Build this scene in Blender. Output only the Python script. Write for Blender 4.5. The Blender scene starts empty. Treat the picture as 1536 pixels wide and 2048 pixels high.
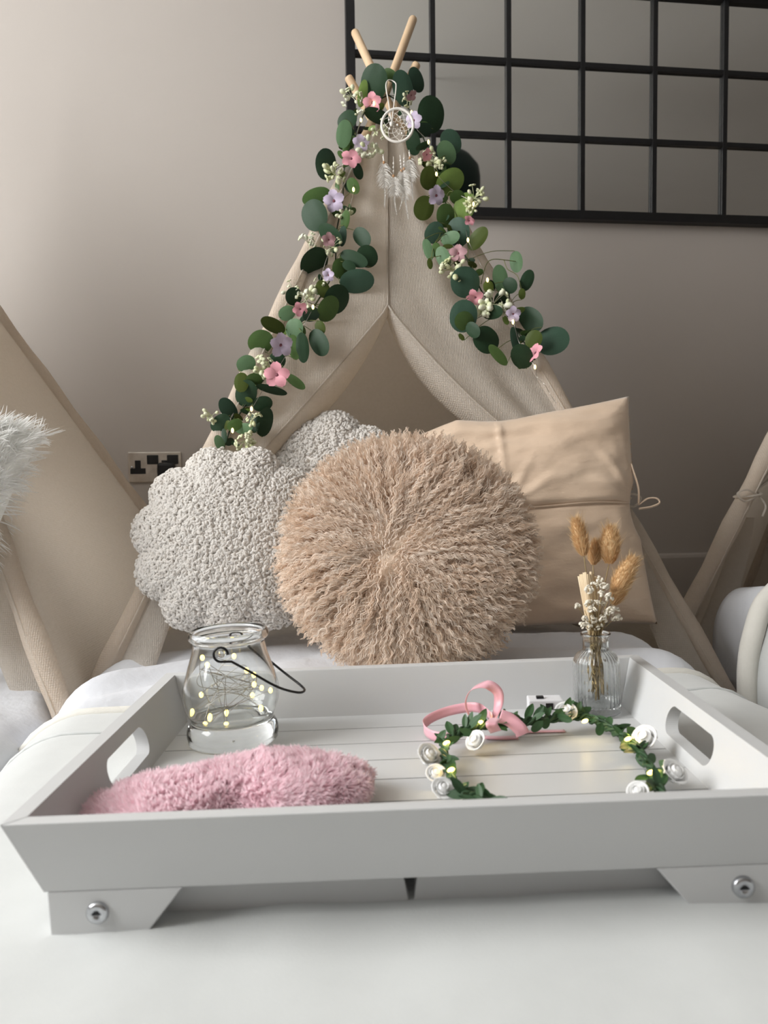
import bpy, bmesh, math, random
import numpy as np
from mathutils import Vector, Matrix

random.seed(7)
rng = np.random.default_rng(11)
scene = bpy.context.scene
COL = scene.collection
R = math.radians

# ------------------------------------------------------------------ camera
FPX, CX, CY = 1540.0, 768.0, 1024.0
CAM = Vector((0.0, 0.0, 0.455))
YAW, PITCH, ROLL = R(7.2), R(-3.4), R(0.66)
_F = Vector((math.sin(YAW) * math.cos(PITCH), math.cos(YAW) * math.cos(PITCH), math.sin(PITCH)))
_R0 = Vector((math.cos(YAW), -math.sin(YAW), 0))
_U0 = _R0.cross(_F)
CR = _R0 * math.cos(ROLL) - _U0 * math.sin(ROLL)
CU = _U0 * math.cos(ROLL) + _R0 * math.sin(ROLL)
CF = _F
cam_data = bpy.data.cameras.new('camera')
cam = bpy.data.objects.new('camera', cam_data)
COL.objects.link(cam)
m = Matrix((CR, CU, -CF)).transposed().to_4x4()
m.translation = CAM
cam.matrix_world = m
cam_data.sensor_fit = 'VERTICAL'
cam_data.sensor_height = 36.0
cam_data.lens = FPX / 2048 * 36
cam_data.clip_start = 0.02
cam_data.dof.use_dof = True
cam_data.dof.focus_distance = 1.15
cam_data.dof.aperture_fstop = 8.0
scene.camera = cam

# ------------------------------------------------------------------ light
world = bpy.data.worlds.new('world')
scene.world = world
world.use_nodes = True
wb = world.node_tree.nodes['Background']
wb.inputs[0].default_value = (0.86, 0.93, 1.0, 1)
wb.inputs[1].default_value = 1.2
scene.view_settings.view_transform = 'Standard'
scene.view_settings.look = 'None'
scene.view_settings.gamma = 1.0
scene.view_settings.exposure = 0.06
scene.view_settings.use_curve_mapping = False

# room extents
WALL_Y, LEFT_X, RIGHT_X, BACK_Y, CEIL = 2.25, -2.1, 4.3, -2.4, 2.45
WIN = (-0.75, 1.85, 0.75, 2.30)      # window opening in the left wall: y0, y1, z0, z1


def area(name, loc, direction, sx, sy, power, col):
    d = bpy.data.lights.new(name, 'AREA')
    d.shape = 'RECTANGLE'
    d.size, d.size_y, d.energy, d.color = sx, sy, power, col
    o = bpy.data.objects.new(name, d)
    COL.objects.link(o)
    o.location = loc
    o.rotation_euler = Vector(direction).to_track_quat('-Z', 'Z').to_euler()
    return o


area('window_left_offscreen', (LEFT_X + 0.03, (WIN[0] + WIN[1]) / 2, (WIN[2] + WIN[3]) / 2), (1, 0, -0.12),
     WIN[1] - WIN[0] - 0.1, WIN[3] - WIN[2] - 0.1, 124, (1.0, 0.995, 0.985))



# ------------------------------------------------------------------ pixel helpers (photograph frame 1536x2048)
def ray(px, py):
    return CF + CR * ((px - CX) / FPX) - CU * ((py - CY) / FPX)


def at(px, py, d):
    return CAM + ray(px, py) * d


def at_plane(px, py, p0, n):
    r = ray(px, py)
    return CAM + r * ((Vector(p0) - CAM).dot(n) / r.dot(n))


def atY(px, py, y):
    return at_plane(px, py, (0, y, 0), Vector((0, 1, 0)))


def atZ(px, py, z):
    return at_plane(px, py, (0, 0, z), Vector((0, 0, 1)))


# ------------------------------------------------------------------ materials
MATS = {}


def mat(name, col, rough=0.6, metal=0.0, var=None, vscale=20.0, bump=0.0, bscale=200.0, bkind='NOISE',
        sheen=0.0, emit=0.0, ecol=None, spec=0.5, trans=0.0, ior=1.45, sss=0.0, stretch=None, coat=0.0, aniso=0.0, bdist=0.002, attr=None, transl=0.0):
    if name in MATS:
        return MATS[name]
    mt = bpy.data.materials.new(name)
    mt.use_nodes = True
    nt = mt.node_tree
    b = nt.nodes['Principled BSDF']
    b.inputs['Base Color'].default_value = (*col, 1)
    b.inputs['Roughness'].default_value = rough
    b.inputs['Metallic'].default_value = metal
    b.inputs['Specular IOR Level'].default_value = spec
    b.inputs['IOR'].default_value = ior
    b.inputs['Transmission Weight'].default_value = trans
    if sheen:
        b.inputs['Sheen Weight'].default_value = sheen
        b.inputs['Sheen Roughness'].default_value = 0.5
    if coat:
        b.inputs['Coat Weight'].default_value = coat
    if aniso:
        b.inputs['Anisotropic'].default_value = aniso
    if sss:
        b.inputs['Subsurface Weight'].default_value = sss
        b.inputs['Subsurface Radius'].default_value = (0.01, 0.008, 0.006)
        b.inputs['Subsurface Scale'].default_value = 0.5
    if emit:
        b.inputs['Emission Strength'].default_value = emit
        b.inputs['Emission Color'].default_value = (*(ecol or col), 1)
    tc = nt.nodes.new('ShaderNodeTexCoord')
    src = tc.outputs['Object']
    if stretch:
        mp = nt.nodes.new('ShaderNodeMapping')
        mp.inputs['Scale'].default_value = stretch
        nt.links.new(src, mp.inputs['Vector'])
        src = mp.outputs['Vector']
    if var:
        nz = nt.nodes.new('ShaderNodeTexNoise')
        nz.inputs['Scale'].default_value = vscale
        nz.inputs['Detail'].default_value = 4
        nt.links.new(src, nz.inputs['Vector'])
        rp = nt.nodes.new('ShaderNodeValToRGB')
        rp.color_ramp.elements[0].position = 0.32
        rp.color_ramp.elements[1].position = 0.68
        rp.color_ramp.elements[0].color = (*col, 1)
        rp.color_ramp.elements[1].color = (*var, 1)
        nt.links.new(nz.outputs['Fac'], rp.inputs['Fac'])
        nt.links.new(rp.outputs['Color'], b.inputs['Base Color'])
    if attr:
        at_ = nt.nodes.new('ShaderNodeAttribute')
        at_.attribute_name = attr
        rp = nt.nodes.new('ShaderNodeValToRGB')
        rp.color_ramp.elements[0].color = (*col, 1)
        rp.color_ramp.elements[1].color = (*var, 1) if var else (*col, 1)
        nt.links.new(at_.outputs['Fac'], rp.inputs['Fac'])
        nt.links.new(rp.outputs['Color'], b.inputs['Base Color'])
    if bump:
        bp = nt.nodes.new('ShaderNodeBump')
        bp.inputs['Strength'].default_value = bump
        bp.inputs['Distance'].default_value = bdist
        if bkind == 'WEAVE':
            outs = []
            for ax in ('X', 'Z'):
                wv = nt.nodes.new('ShaderNodeTexWave')
                wv.bands_direction = ax
                wv.inputs['Scale'].default_value = bscale
                wv.inputs['Distortion'].default_value = 2.5
                wv.inputs['Detail'].default_value = 2
                wv.inputs['Detail Scale'].default_value = 3
                nt.links.new(src, wv.inputs['Vector'])
                outs.append(wv.outputs['Fac'])
            ad = nt.nodes.new('ShaderNodeMath')
            nt.links.new(outs[0], ad.inputs[0])
            nt.links.new(outs[1], ad.inputs[1])
            h = ad.outputs[0]
        elif bkind == 'VORONOI':
            vz = nt.nodes.new('ShaderNodeTexVoronoi')
            vz.inputs['Scale'].default_value = bscale
            nt.links.new(src, vz.inputs['Vector'])
            h = vz.outputs['Distance']
        else:
            nz2 = nt.nodes.new('ShaderNodeTexNoise')
            nz2.inputs['Scale'].default_value = bscale
            nz2.inputs['Detail'].default_value = 5
            nt.links.new(src, nz2.inputs['Vector'])
            h = nz2.outputs['Fac']
        nt.links.new(h, bp.inputs['Height'])
        nt.links.new(bp.outputs['Normal'], b.inputs['Normal'])
    if transl:
        tl = nt.nodes.new('ShaderNodeBsdfTranslucent')
        mx = nt.nodes.new('ShaderNodeMixShader')
        mx.inputs[0].default_value = transl
        lk = b.inputs['Base Color'].links
        if lk:
            nt.links.new(lk[0].from_socket, tl.inputs['Color'])
        else:
            tl.inputs['Color'].default_value = (*col, 1)
        nt.links.new(b.outputs[0], mx.inputs[1])
        nt.links.new(tl.outputs[0], mx.inputs[2])
        nt.links.new(mx.outputs[0], nt.nodes['Material Output'].inputs['Surface'])
    MATS[name] = mt
    return mt


M_wall = mat('wall_paint', (0.475, 0.435, 0.40), 0.75, var=(0.485, 0.445, 0.41), vscale=3, bump=0.06, bscale=260)
M_ceil = mat('ceiling_paint', (0.76, 0.74, 0.70), 0.85, var=(0.78, 0.76, 0.72), vscale=2)
M_skirt = mat('skirting_paint', (0.475, 0.435, 0.40), 0.35, var=(0.485, 0.445, 0.41), vscale=3)
M_floor = mat('taupe_carpet', (0.13, 0.105, 0.085), 0.95, var=(0.17, 0.135, 0.11), vscale=60, bump=0.5, bscale=400)
M_black = mat('black_metal', (0.006, 0.006, 0.007), 0.42, var=(0.009, 0.009, 0.010), vscale=30)
M_mirror = mat('mirror_glass', (0.80, 0.80, 0.78), 0.02, metal=1.0, var=(0.81, 0.81, 0.79), vscale=3)
M_wood = mat('pine_wood', (0.66, 0.47, 0.29), 0.5, var=(0.74, 0.55, 0.36), vscale=9, stretch=(6, 6, 0.6), bump=0.1, bscale=60)
M_canvas = mat('cotton_canvas', (0.86, 0.81, 0.74), 0.9, var=(0.89, 0.84, 0.775), vscale=140, bump=0.55, bscale=95, bkind='WEAVE', bdist=0.0012, sheen=0.1, transl=0.66)
M_sheet = mat('white_cotton', (0.70, 0.715, 0.755), 0.85, var=(0.73, 0.745, 0.78), vscale=8, bump=0.5, bscale=17, bdist=0.012, sheen=0.1)
M_fleece = mat('cream_fleece', (0.62, 0.635, 0.625), 0.95, var=(0.64, 0.655, 0.645), vscale=40, bump=0.12, bscale=420, bdist=0.0015, sheen=0.3)
M_creamhem = mat('cream_hem', (0.74, 0.72, 0.66), 0.95, var=(0.77, 0.75, 0.69), vscale=40, bump=0.35, bscale=420, bdist=0.0015, sheen=0.3)
M_tray = mat('white_lacquer', (0.61, 0.615, 0.615), 0.42, var=(0.62, 0.625, 0.625), vscale=9, bump=0.05, bscale=120)
M_steel = mat('zinc_steel', (0.62, 0.63, 0.65), 0.25, metal=1.0, var=(0.45, 0.46, 0.48), vscale=160)
M_socket = mat('brushed_nickel', (0.50, 0.46, 0.41), 0.42, metal=1.0, var=(0.66, 0.62, 0.57), vscale=40)
M_plastic = mat('black_plastic', (0.008, 0.008, 0.009), 0.4, var=(0.012, 0.012, 0.013), vscale=40)
M_whiteplastic = mat('white_plastic', (0.8, 0.8, 0.82), 0.35, var=(0.82, 0.82, 0.84), vscale=30)
M_glass = mat('clear_glass', (0.975, 0.99, 0.985), 0.0, trans=1.0, ior=1.46)
M_pane = mat('window_glass', (0.98, 0.99, 1.0), 0.0, trans=1.0, ior=1.02)
M_boucle = mat('boucle_wool', (0.93, 0.895, 0.85), 0.95, var=(0.97, 0.945, 0.91), attr='tint', sheen=0.3, transl=0.45)
M_bouclebase = mat('boucle_backing', (0.92, 0.88, 0.83), 1.0, var=(0.94, 0.90, 0.855), vscale=80)
M_fur = mat('mongolian_fur', (0.80, 0.62, 0.47), 0.65, var=(0.98, 0.90, 0.81), attr='tint', sheen=0.2, transl=0.45)
M_furbase = mat('fur_hide', (0.86, 0.72, 0.59), 1.0, var=(0.89, 0.76, 0.63), vscale=60)
M_whitefur = mat('white_plush', (0.93, 0.93, 0.91), 0.7, var=(0.97, 0.97, 0.96), attr='tint', sheen=0.2, transl=0.45)
M_pinkfur = mat('pink_plush', (0.97, 0.76, 0.81), 0.75, var=(0.995, 0.89, 0.92), attr='tint', sheen=0.3, transl=0.6)
M_pinkbase = mat('pink_backing', (0.97, 0.79, 0.84), 0.9, var=(0.98, 0.83, 0.87), vscale=60)
M_satin = mat('champagne_satin', (0.69, 0.52, 0.38), 0.28, var=(0.74, 0.57, 0.425), vscale=9, bump=0.28, bscale=55, bdist=0.004, sheen=0.3, stretch=(1, 1, 2.2))
M_gold = mat('gold_sequin', (0.45, 0.26, 0.10), 0.3, metal=0.8, var=(0.6, 0.38, 0.16), vscale=300)
M_ribbon = mat('pink_satin_ribbon', (0.84, 0.42, 0.49), 0.35, var=(0.87, 0.48, 0.55), vscale=30, sheen=0.3)
LEAFC = [(0.016, 0.042, 0.018), (0.030, 0.066, 0.042), (0.060, 0.115, 0.030), (0.085, 0.155, 0.075), (0.050, 0.072, 0.010), (0.15, 0.23, 0.055)]
M_leaf = [mat('leaf_tone_%d' % i, c, 0.5, var=tuple(min(1, v * 1.35 + 0.008) for v in c), vscale=45, spec=0.28) for i, c in enumerate(LEAFC)]
M_stem = mat('olive_stem', (0.10, 0.13, 0.04), 0.6, var=(0.16, 0.17, 0.05), vscale=60)
M_darkstem = mat('dark_stem', (0.02, 0.03, 0.012), 0.6, var=(0.03, 0.045, 0.02), vscale=60)
M_petpink = mat('petal_pink', (0.70, 0.26, 0.33), 0.6, var=(0.80, 0.42, 0.46), vscale=90)
M_petlilac = mat('petal_lilac', (0.56, 0.46, 0.63), 0.6, var=(0.68, 0.60, 0.73), vscale=90)
M_petmauve = mat('petal_mauve', (0.45, 0.25, 0.27), 0.6, var=(0.55, 0.33, 0.35), vscale=90)
M_flowcen = mat('flower_centre', (0.20, 0.06, 0.09), 0.7, var=(0.28, 0.10, 0.12), vscale=200)
M_bud = mat('pale_bud', (0.52, 0.56, 0.28), 0.6, var=(0.80, 0.80, 0.62), vscale=70)
M_budwhite = mat('white_bud', (0.78, 0.78, 0.68), 0.6, var=(0.66, 0.70, 0.42), vscale=70)
M_led = mat('warm_led', (1.0, 0.82, 0.4), 0.4, emit=3.0, ecol=(1.0, 0.78, 0.30))
M_ledtray = mat('warm_led_bright', (1.0, 0.85, 0.4), 0.4, emit=3.2, ecol=(1.0, 0.78, 0.22))
M_wire = mat('silver_wire', (0.45, 0.42, 0.38), 0.3, metal=1.0, var=(0.5, 0.47, 0.43), vscale=60)
M_cord = mat('cream_cord', (0.80, 0.76, 0.69), 0.9, var=(0.85, 0.81, 0.75), vscale=90)
M_feather = mat('white_feather', (0.86, 0.84, 0.80), 0.8, var=(0.90, 0.88, 0.85), vscale=60, transl=0.4)
M_bead = mat('amber_bead', (0.42, 0.22, 0.10), 0.3, var=(0.5, 0.28, 0.13), vscale=80)
M_pearl = mat('pearl_bead', (0.85, 0.82, 0.76), 0.25, var=(0.9, 0.87, 0.82), vscale=80)
M_tail = mat('bunny_tail_fuzz', (0.62, 0.40, 0.19), 0.8, var=(0.90, 0.70, 0.44), attr='tint', transl=0.45)
M_tailbase = mat('bunny_tail_core', (0.72, 0.50, 0.27), 0.9, var=(0.78, 0.56, 0.32), vscale=120)
M_straw = mat('dried_straw', (0.66, 0.50, 0.31), 0.7, var=(0.76, 0.62, 0.43), vscale=40, stretch=(3, 3, 0.5))
M_drystem = mat('dried_stem', (0.30, 0.22, 0.10), 0.7, var=(0.42, 0.31, 0.16), vscale=60)
M_gyp = mat('gypsophila_white', (0.80, 0.74, 0.61), 0.8, var=(0.88, 0.84, 0.75), vscale=200)
M_rose = mat('white_rose_foam', (0.84, 0.84, 0.83), 0.7, var=(0.88, 0.88, 0.87), vscale=60, sss=0.0)
M_vine = mat('vine_green', (0.022, 0.06, 0.025), 0.55, var=(0.04, 0.09, 0.035), vscale=80)
M_vleaf = mat('vine_leaf', (0.024, 0.070, 0.026), 0.5, var=(0.05, 0.12, 0.04), vscale=70)
M_green = mat('bottle_green_enamel', (0.006, 0.026, 0.022), 0.6, var=(0.008, 0.03, 0.025), vscale=20)
M_button = mat('wooden_button', (0.55, 0.45, 0.36), 0.5, var=(0.62, 0.52, 0.43), vscale=100)
M_wframe = mat('window_frame_white', (0.8, 0.8, 0.79), 0.4, var=(0.82, 0.82, 0.81), vscale=10)


# ------------------------------------------------------------------ object helpers
MAT4 = {}


def setp(o, label=None, cat=None, group=None, kind=None):
    if label: o['label'] = label
    if cat: o['category'] = cat
    if group: o['group'] = group
    if kind: o['kind'] = kind
    return o


def thing(name, label, cat, loc=(0, 0, 0), group=None, matrix=None, kind=None):
    o = bpy.data.objects.new(name, None)
    o.empty_display_size = 0.05
    COL.objects.link(o)
    mm = matrix.copy() if matrix else Matrix.Translation(Vector(loc))
    o.matrix_world = mm
    MAT4[o.name] = mm
    return setp(o, label, cat, group, kind)


def mesh_np(name, V, faces, smooth=True, tint=None):
    """V (n,3) array, faces: list of arrays of shape (k, 3 or 4)."""
    me = bpy.data.meshes.new(name)
    V = np.ascontiguousarray(V, dtype=np.float32)
    me.vertices.add(len(V))
    me.vertices.foreach_set('co', V.ravel())
    faces = [np.asarray(f, dtype=np.int32) for f in faces if len(f)]
    nl = sum(f.size for f in faces)
    npoly = sum(len(f) for f in faces)
    me.loops.add(nl)
    me.polygons.add(npoly)
    me.loops.foreach_set('vertex_index', np.concatenate([f.ravel() for f in faces]))
    starts, k = [], 0
    for f in faces:
        starts.append(k + np.arange(len(f), dtype=np.int32) * f.shape[1])
        k += f.size
    me.polygons.foreach_set('loop_start', np.concatenate(starts).astype(np.int32))
    me.polygons.foreach_set('use_smooth', np.full(npoly, smooth, dtype=bool))
    me.update(calc_edges=True)
    me.validate()
    if tint is not None:
        a = me.attributes.new('tint', 'FLOAT', 'POINT')
        a.data.foreach_set('value', np.ascontiguousarray(tint, dtype=np.float32))
    return me


class MB:
    """Collects shapes given in world (or local) coordinates into one mesh."""

    def __init__(self):
        self.v, self.q, self.t, self.n = [], [], [], 0

    def add(self, V, quads=None, tris=None):
        V = np.asarray([tuple(p) for p in V] if not isinstance(V, np.ndarray) else V, dtype=float).reshape(-1, 3)
        if quads is not None and len(quads): self.q.append(np.asarray(quads, dtype=np.int64).reshape(-1, 4) + self.n)
        if tris is not None and len(tris): self.t.append(np.asarray(tris, dtype=np.int64).reshape(-1, 3) + self.n)
        self.v.append(V)
        self.n += len(V)
        return self

    def tube(self, pts, r, sides=8, closed=False, cap=True, flat=1.0, up=None):
        P = np.asarray([tuple(p) for p in pts], dtype=float)
        n = len(P)
        rr = np.full(n, r, dtype=float) if np.isscalar(r) else np.asarray(r, dtype=float)
        T = np.zeros_like(P)
        if closed:
            T = np.roll(P, -1, 0) - np.roll(P, 1, 0)
        else:
            T[1:-1] = P[2:] - P[:-2]
            T[0], T[-1] = P[1] - P[0], P[-1] - P[-2]
        T /= np.linalg.norm(T, axis=1, keepdims=True) + 1e-12
        a = np.array(up, dtype=float) if up is not None else (np.array([0, 0, 1.0]) if abs(T[0][2]) < 0.9 else np.array([1.0, 0, 0]))
        N = np.zeros_like(P)
        nv = a - T[0] * a.dot(T[0])
        N[0] = nv / np.linalg.norm(nv)
        for i in range(1, n):
            base = a if up is not None else N[i - 1]
            nv = base - T[i] * base.dot(T[i])
            N[i] = nv / (np.linalg.norm(nv) + 1e-12)
        B = np.cross(T, N)
        ang = np.linspace(0, 2 * math.pi, sides, endpoint=False)
        V = P[:, None, :] + rr[:, None, None] * (np.cos(ang)[None, :, None] * N[:, None, :] * flat + np.sin(ang)[None, :, None] * B[:, None, :])
        V = V.reshape(-1, 3)
        q = []
        m_ = n if closed else n - 1
        for i in range(m_):
            j = (i + 1) % n
            for k in range(sides):
                k2 = (k + 1) % sides
                q.append((i * sides + k, i * sides + k2, j * sides + k2, j * sides + k))
        tr = []
        if cap and not closed:
            V = np.vstack([V, P[0], P[-1]])
            c0, c1 = len(V) - 2, len(V) - 1
            for k in range(sides):
                k2 = (k + 1) % sides
                tr.append((c0, k2, k))
                tr.append((c1, (n - 1) * sides + k, (n - 1) * sides + k2))
        return self.add(V, q, tr)

    def lathe(self, prof, segs=32, frame=None, ribs=None):
        """prof: list of (r, z); frame: 4x4 matrix; ribs(r,z,ang)->r"""
        V, q = [], []
        for (r_, z) in prof:
            for k in range(segs):
                a = 2 * math.pi * k / segs
                rr = ribs(r_, z, a) if ribs else r_
                V.append((rr * math.cos(a), rr * math.sin(a), z))
        n = len(prof)
        for i in range(n - 1):
            for k in range(segs):
                k2 = (k + 1) % segs
                q.append((i * segs + k, i * segs + k2, (i + 1) * segs + k2, (i + 1) * segs + k))
        if frame is not None:
            V = [tuple(frame @ Vector(p)) for p in V]
        return self.add(V, q)

    def ell(self, c, rx, ry=None, rz=None, rot=None, segs=8, rings=6):
        ry = rx if ry is None else ry
        rz = rx if rz is None else rz
        V, q, tr = [], [], []
        for i in range(1, rings):
            t = math.pi * i / rings
            for k in range(segs):
                a = 2 * math.pi * k / segs
                V.append(Vector((rx * math.sin(t) * math.cos(a), ry * math.sin(t) * math.sin(a), rz * math.cos(t))))
        V.append(Vector((0, 0, rz)))
        V.append(Vector((0, 0, -rz)))
        for i in range(rings - 2):
            for k in range(segs):
                k2 = (k + 1) % segs
                q.append((i * segs + k, (i + 1) * segs + k, (i + 1) * segs + k2, i * segs + k2))
        for k in range(segs):
            k2 = (k + 1) % segs
            tr.append((len(V) - 2, k, k2))
            tr.append((len(V) - 1, (rings - 2) * segs + k2, (rings - 2) * segs + k))
        if rot is not None:
            V = [rot @ p for p in V]
        return self.add([tuple(p + Vector(c)) for p in V], q, tr)

    def grid(self, G, closed_u=False):
        """G: array (nu, nv, 3)"""
        G = np.asarray(G, dtype=float)
        nu, nv = G.shape[:2]
        i, j = np.meshgrid(np.arange(nu if closed_u else nu - 1), np.arange(nv - 1), indexing='ij')
        i2 = (i + 1) % nu
        q = np.stack([i * nv + j, i2 * nv + j, i2 * nv + j + 1, i * nv + j + 1], -1).reshape(-1, 4)
        return self.add(G.reshape(-1, 3), q)

    def box(self, lo, hi, frame=None):
        V = [Vector((x, y, z)) for x in (lo[0], hi[0]) for y in (lo[1], hi[1]) for z in (lo[2], hi[2])]
        if frame is not None:
            V = [frame @ p for p in V]
        return self.add([tuple(p) for p in V], [(0, 1, 3, 2), (4, 6, 7, 5), (0, 4, 5, 1), (2, 3, 7, 6), (0, 2, 6, 4), (1, 5, 7, 3)])

    def prism(self, poly, axis_vec, frame=None):
        """poly: list of 3D points (planar), extruded along axis_vec"""
        n = len(poly)
        A = [Vector(p) for p in poly]
        Bv = [p + Vector(axis_vec) for p in A]
        V = A + Bv
        if frame is not None:
            V = [frame @ p for p in V]
        q = [(i, (i + 1) % n, n + (i + 1) % n, n + i) for i in range(n)]
        t = []
        for i in range(1, n - 1):
            t.append((0, i + 1, i))
            t.append((n, n + i, n + i + 1))
        return self.add([tuple(p) for p in V], q, t)

    def mesh(self, name, smooth=True, M=None, tint=None, bevel=0, weld=False):
        V = np.vstack(self.v)
        if M is not None:
            Mi = np.array(M.inverted())
            V = V @ Mi[:3, :3].T + Mi[:3, 3]
        fs = []
        if self.q: fs.append(np.vstack(self.q))
        if self.t: fs.append(np.vstack(self.t))
        me = mesh_np(name, V, fs, smooth, tint)
        bm = bmesh.new()
        bm.from_mesh(me)
        if weld:
            bmesh.ops.remove_doubles(bm, verts=bm.verts, dist=1e-6)
        if len(bm.faces) < 60000:
            bmesh.ops.recalc_face_normals(bm, faces=bm.faces)
        if bevel:
            bmesh.ops.bevel(bm, geom=[e for e in bm.edges if len(e.link_faces) == 2 and e.calc_face_angle(0) > 0.5], offset=bevel, segments=2, profile=0.6, affect='EDGES')
        bm.to_mesh(me)
        bm.free()
        return me

    def part(self, name, material, parent, smooth=True, kind=None, label=None, bevel=0, tint=None, weld=False):
        M = MAT4[parent.name] if parent is not None else None
        me = self.mesh(name, smooth, M, tint, bevel, weld)
        me.materials.append(material)
        o = bpy.data.objects.new(name, me)
        COL.objects.link(o)
        if parent is not None:
            o.parent = parent
        MAT4[o.name] = M if M is not None else Matrix.Identity(4)
        return setp(o, label, None, None, kind)


def struct(name, mb, material, smooth=False, bevel=0, parent=None):
    o = mb.part(name, material, parent, smooth, bevel=bevel)
    if parent is None:
        o['kind'] = 'structure'
    return o


def sm_curve(pts, n=8):
    """Catmull-Rom through the points"""
    P = [Vector(p) for p in pts]
    P = [P[0] * 2 - P[1]] + P + [P[-1] * 2 - P[-2]]
    out = []
    for i in range(1, len(P) - 2):
        for k in range(n):
            t = k / n
            a, b, c, d = P[i - 1], P[i], P[i + 1], P[i + 2]
            out.append(0.5 * ((2 * b) + (c - a) * t + (2 * a - 5 * b + 4 * c - d) * t * t + (3 * b - 3 * c + d - a) * t ** 3))
    out.append(P[-2])
    return out


def vnoise(x, y, seed=0):
    """smooth 2D value noise (numpy)"""
    x, y = np.asarray(x, float), np.asarray(y, float)
    xi, yi = np.floor(x).astype(int), np.floor(y).astype(int)
    fx, fy = x - xi, y - yi
    fx, fy = fx * fx * (3 - 2 * fx), fy * fy * (3 - 2 * fy)

    def h(a, b):
        n = (a * 374761393 + b * 668265263 + seed * 974634777) & 0x7fffffff
        n = ((n ^ (n >> 13)) * 1274126177) & 0x7fffffff
        return ((n ^ (n >> 16)) & 0xffff) / 65535.0
    return (h(xi, yi) * (1 - fx) + h(xi + 1, yi) * fx) * (1 - fy) + (h(xi, yi + 1) * (1 - fx) + h(xi + 1, yi + 1) * fx) * fy


def strands(P, width, side, name, material, parent, tint=None, kind='stuff', M=None):
    """P (N,S,3) world points of ribbons; width (S,) half widths; side (N,S,3) or (N,3) unit side vectors"""
    N, S = P.shape[:2]
    if side.ndim == 2:
        side = np.repeat(side[:, None, :], S, 1)
    w = np.asarray(width)
    w = w[None, :, None] if w.ndim == 1 else w[:, :, None]
    V = np.stack([P - side * w, P + side * w], 2).reshape(-1, 3)
    base = (np.arange(N) * S * 2)[:, None] + (np.arange(S - 1) * 2)[None, :]
    q = np.stack([base, base + 1, base + 3, base + 2], -1).reshape(-1, 4)
    MM = M if M is not None else MAT4[parent.name]
    Mi = np.array(MM.inverted())
    V = V @ Mi[:3, :3].T + Mi[:3, 3]
    tv = None
    if tint is not None:
        tv = np.repeat(tint.reshape(N, S), 2, axis=1).ravel() if tint.ndim == 2 else np.repeat(tint, S * 2)
    me = mesh_np(name, V, [q], True, tv)
    me.materials.append(material)
    o = bpy.data.objects.new(name, me)
    COL.objects.link(o)
    o.parent = parent
    return setp(o, kind=kind)


def norm(a):
    return a / (np.linalg.norm(a, axis=-1, keepdims=True) + 1e-12)


# ================================================================== the room
def build_room():
    y0, y1, z0, z1 = WIN
    struct('floor', MB().box((LEFT_X - 0.2, BACK_Y - 0.2, -0.06), (RIGHT_X + 0.2, WALL_Y + 0.2, 0.0)), M_floor)
    struct('ceiling', MB().box((LEFT_X - 0.2, BACK_Y - 0.2, CEIL), (RIGHT_X + 0.2, WALL_Y + 0.2, CEIL + 0.08)), M_ceil)
    struct('wall_back', MB().box((LEFT_X - 0.2, WALL_Y, 0), (RIGHT_X + 0.2, WALL_Y + 0.1, CEIL)), M_wall)
    struct('wall_front', MB().box((LEFT_X - 0.2, BACK_Y - 0.1, 0), (RIGHT_X + 0.2, BACK_Y, CEIL)), M_wall)
    struct('wall_right', MB().box((RIGHT_X, BACK_Y, 0), (RIGHT_X + 0.1, WALL_Y, CEIL)), M_wall)
    w = MB()
    w.box((LEFT_X - 0.15, BACK_Y, 0), (LEFT_X, y0, CEIL))
    w.box((LEFT_X - 0.15, y1, 0), (LEFT_X, WALL_Y, CEIL))
    w.box((LEFT_X - 0.15, y0, 0), (LEFT_X, y1, z0))
    w.box((LEFT_X - 0.15, y0, z1), (LEFT_X, y1, CEIL))
    struct('wall_left', w, M_wall)
    win = thing('window_1', None, None, (LEFT_X - 0.08, (y0 + y1) / 2, z0), kind='structure')
    t = 0.06
    for nm, lo, hi in (('window_frame', (y0, z0), (y0 + t, z1)), ('window_frame', (y1 - t, z0), (y1, z1)),
                       ('window_frame', (y0 + t, z0), (y1 - t, z0 + t)), ('window_frame', (y0 + t, z1 - t), (y1 - t, z1)),
                       ('mullion', ((y0 + y1) / 2 - t / 2, z0 + t), ((y0 + y1) / 2 + t / 2, z1 - t))):
        MB().box((LEFT_X - 0.12, lo[0], lo[1]), (LEFT_X - 0.06, hi[0], hi[1])).part(nm, M_wframe, win, False)
    for a, b in ((y0 + t, (y0 + y1) / 2 - t / 2), ((y0 + y1) / 2 + t / 2, y1 - t)):
        MB().box((LEFT_X - 0.095, a, z0 + t), (LEFT_X - 0.089, b, z1 - t)).part('pane', M_pane, win, False)
    MB().box((LEFT_X - 0.06, y0 - 0.05, z0 - 0.03), (LEFT_X + 0.05, y1 + 0.05, z0)).part('window_sill', M_wframe, win, False)
    # skirting with a rounded top bead
    sk = MB()
    hz = atY(1370, 1106, WALL_Y).z
    prof = [(0, 0), (-0.018, 0), (-0.018, hz - 0.012), (-0.015, hz - 0.004), (-0.010, hz), (0, hz)]
    sk.prism([(LEFT_X, WALL_Y + p[0], p[1]) for p in prof], (RIGHT_X - LEFT_X, 0, 0))
    struct('baseboard_back', sk, M_skirt)


build_room()


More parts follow.
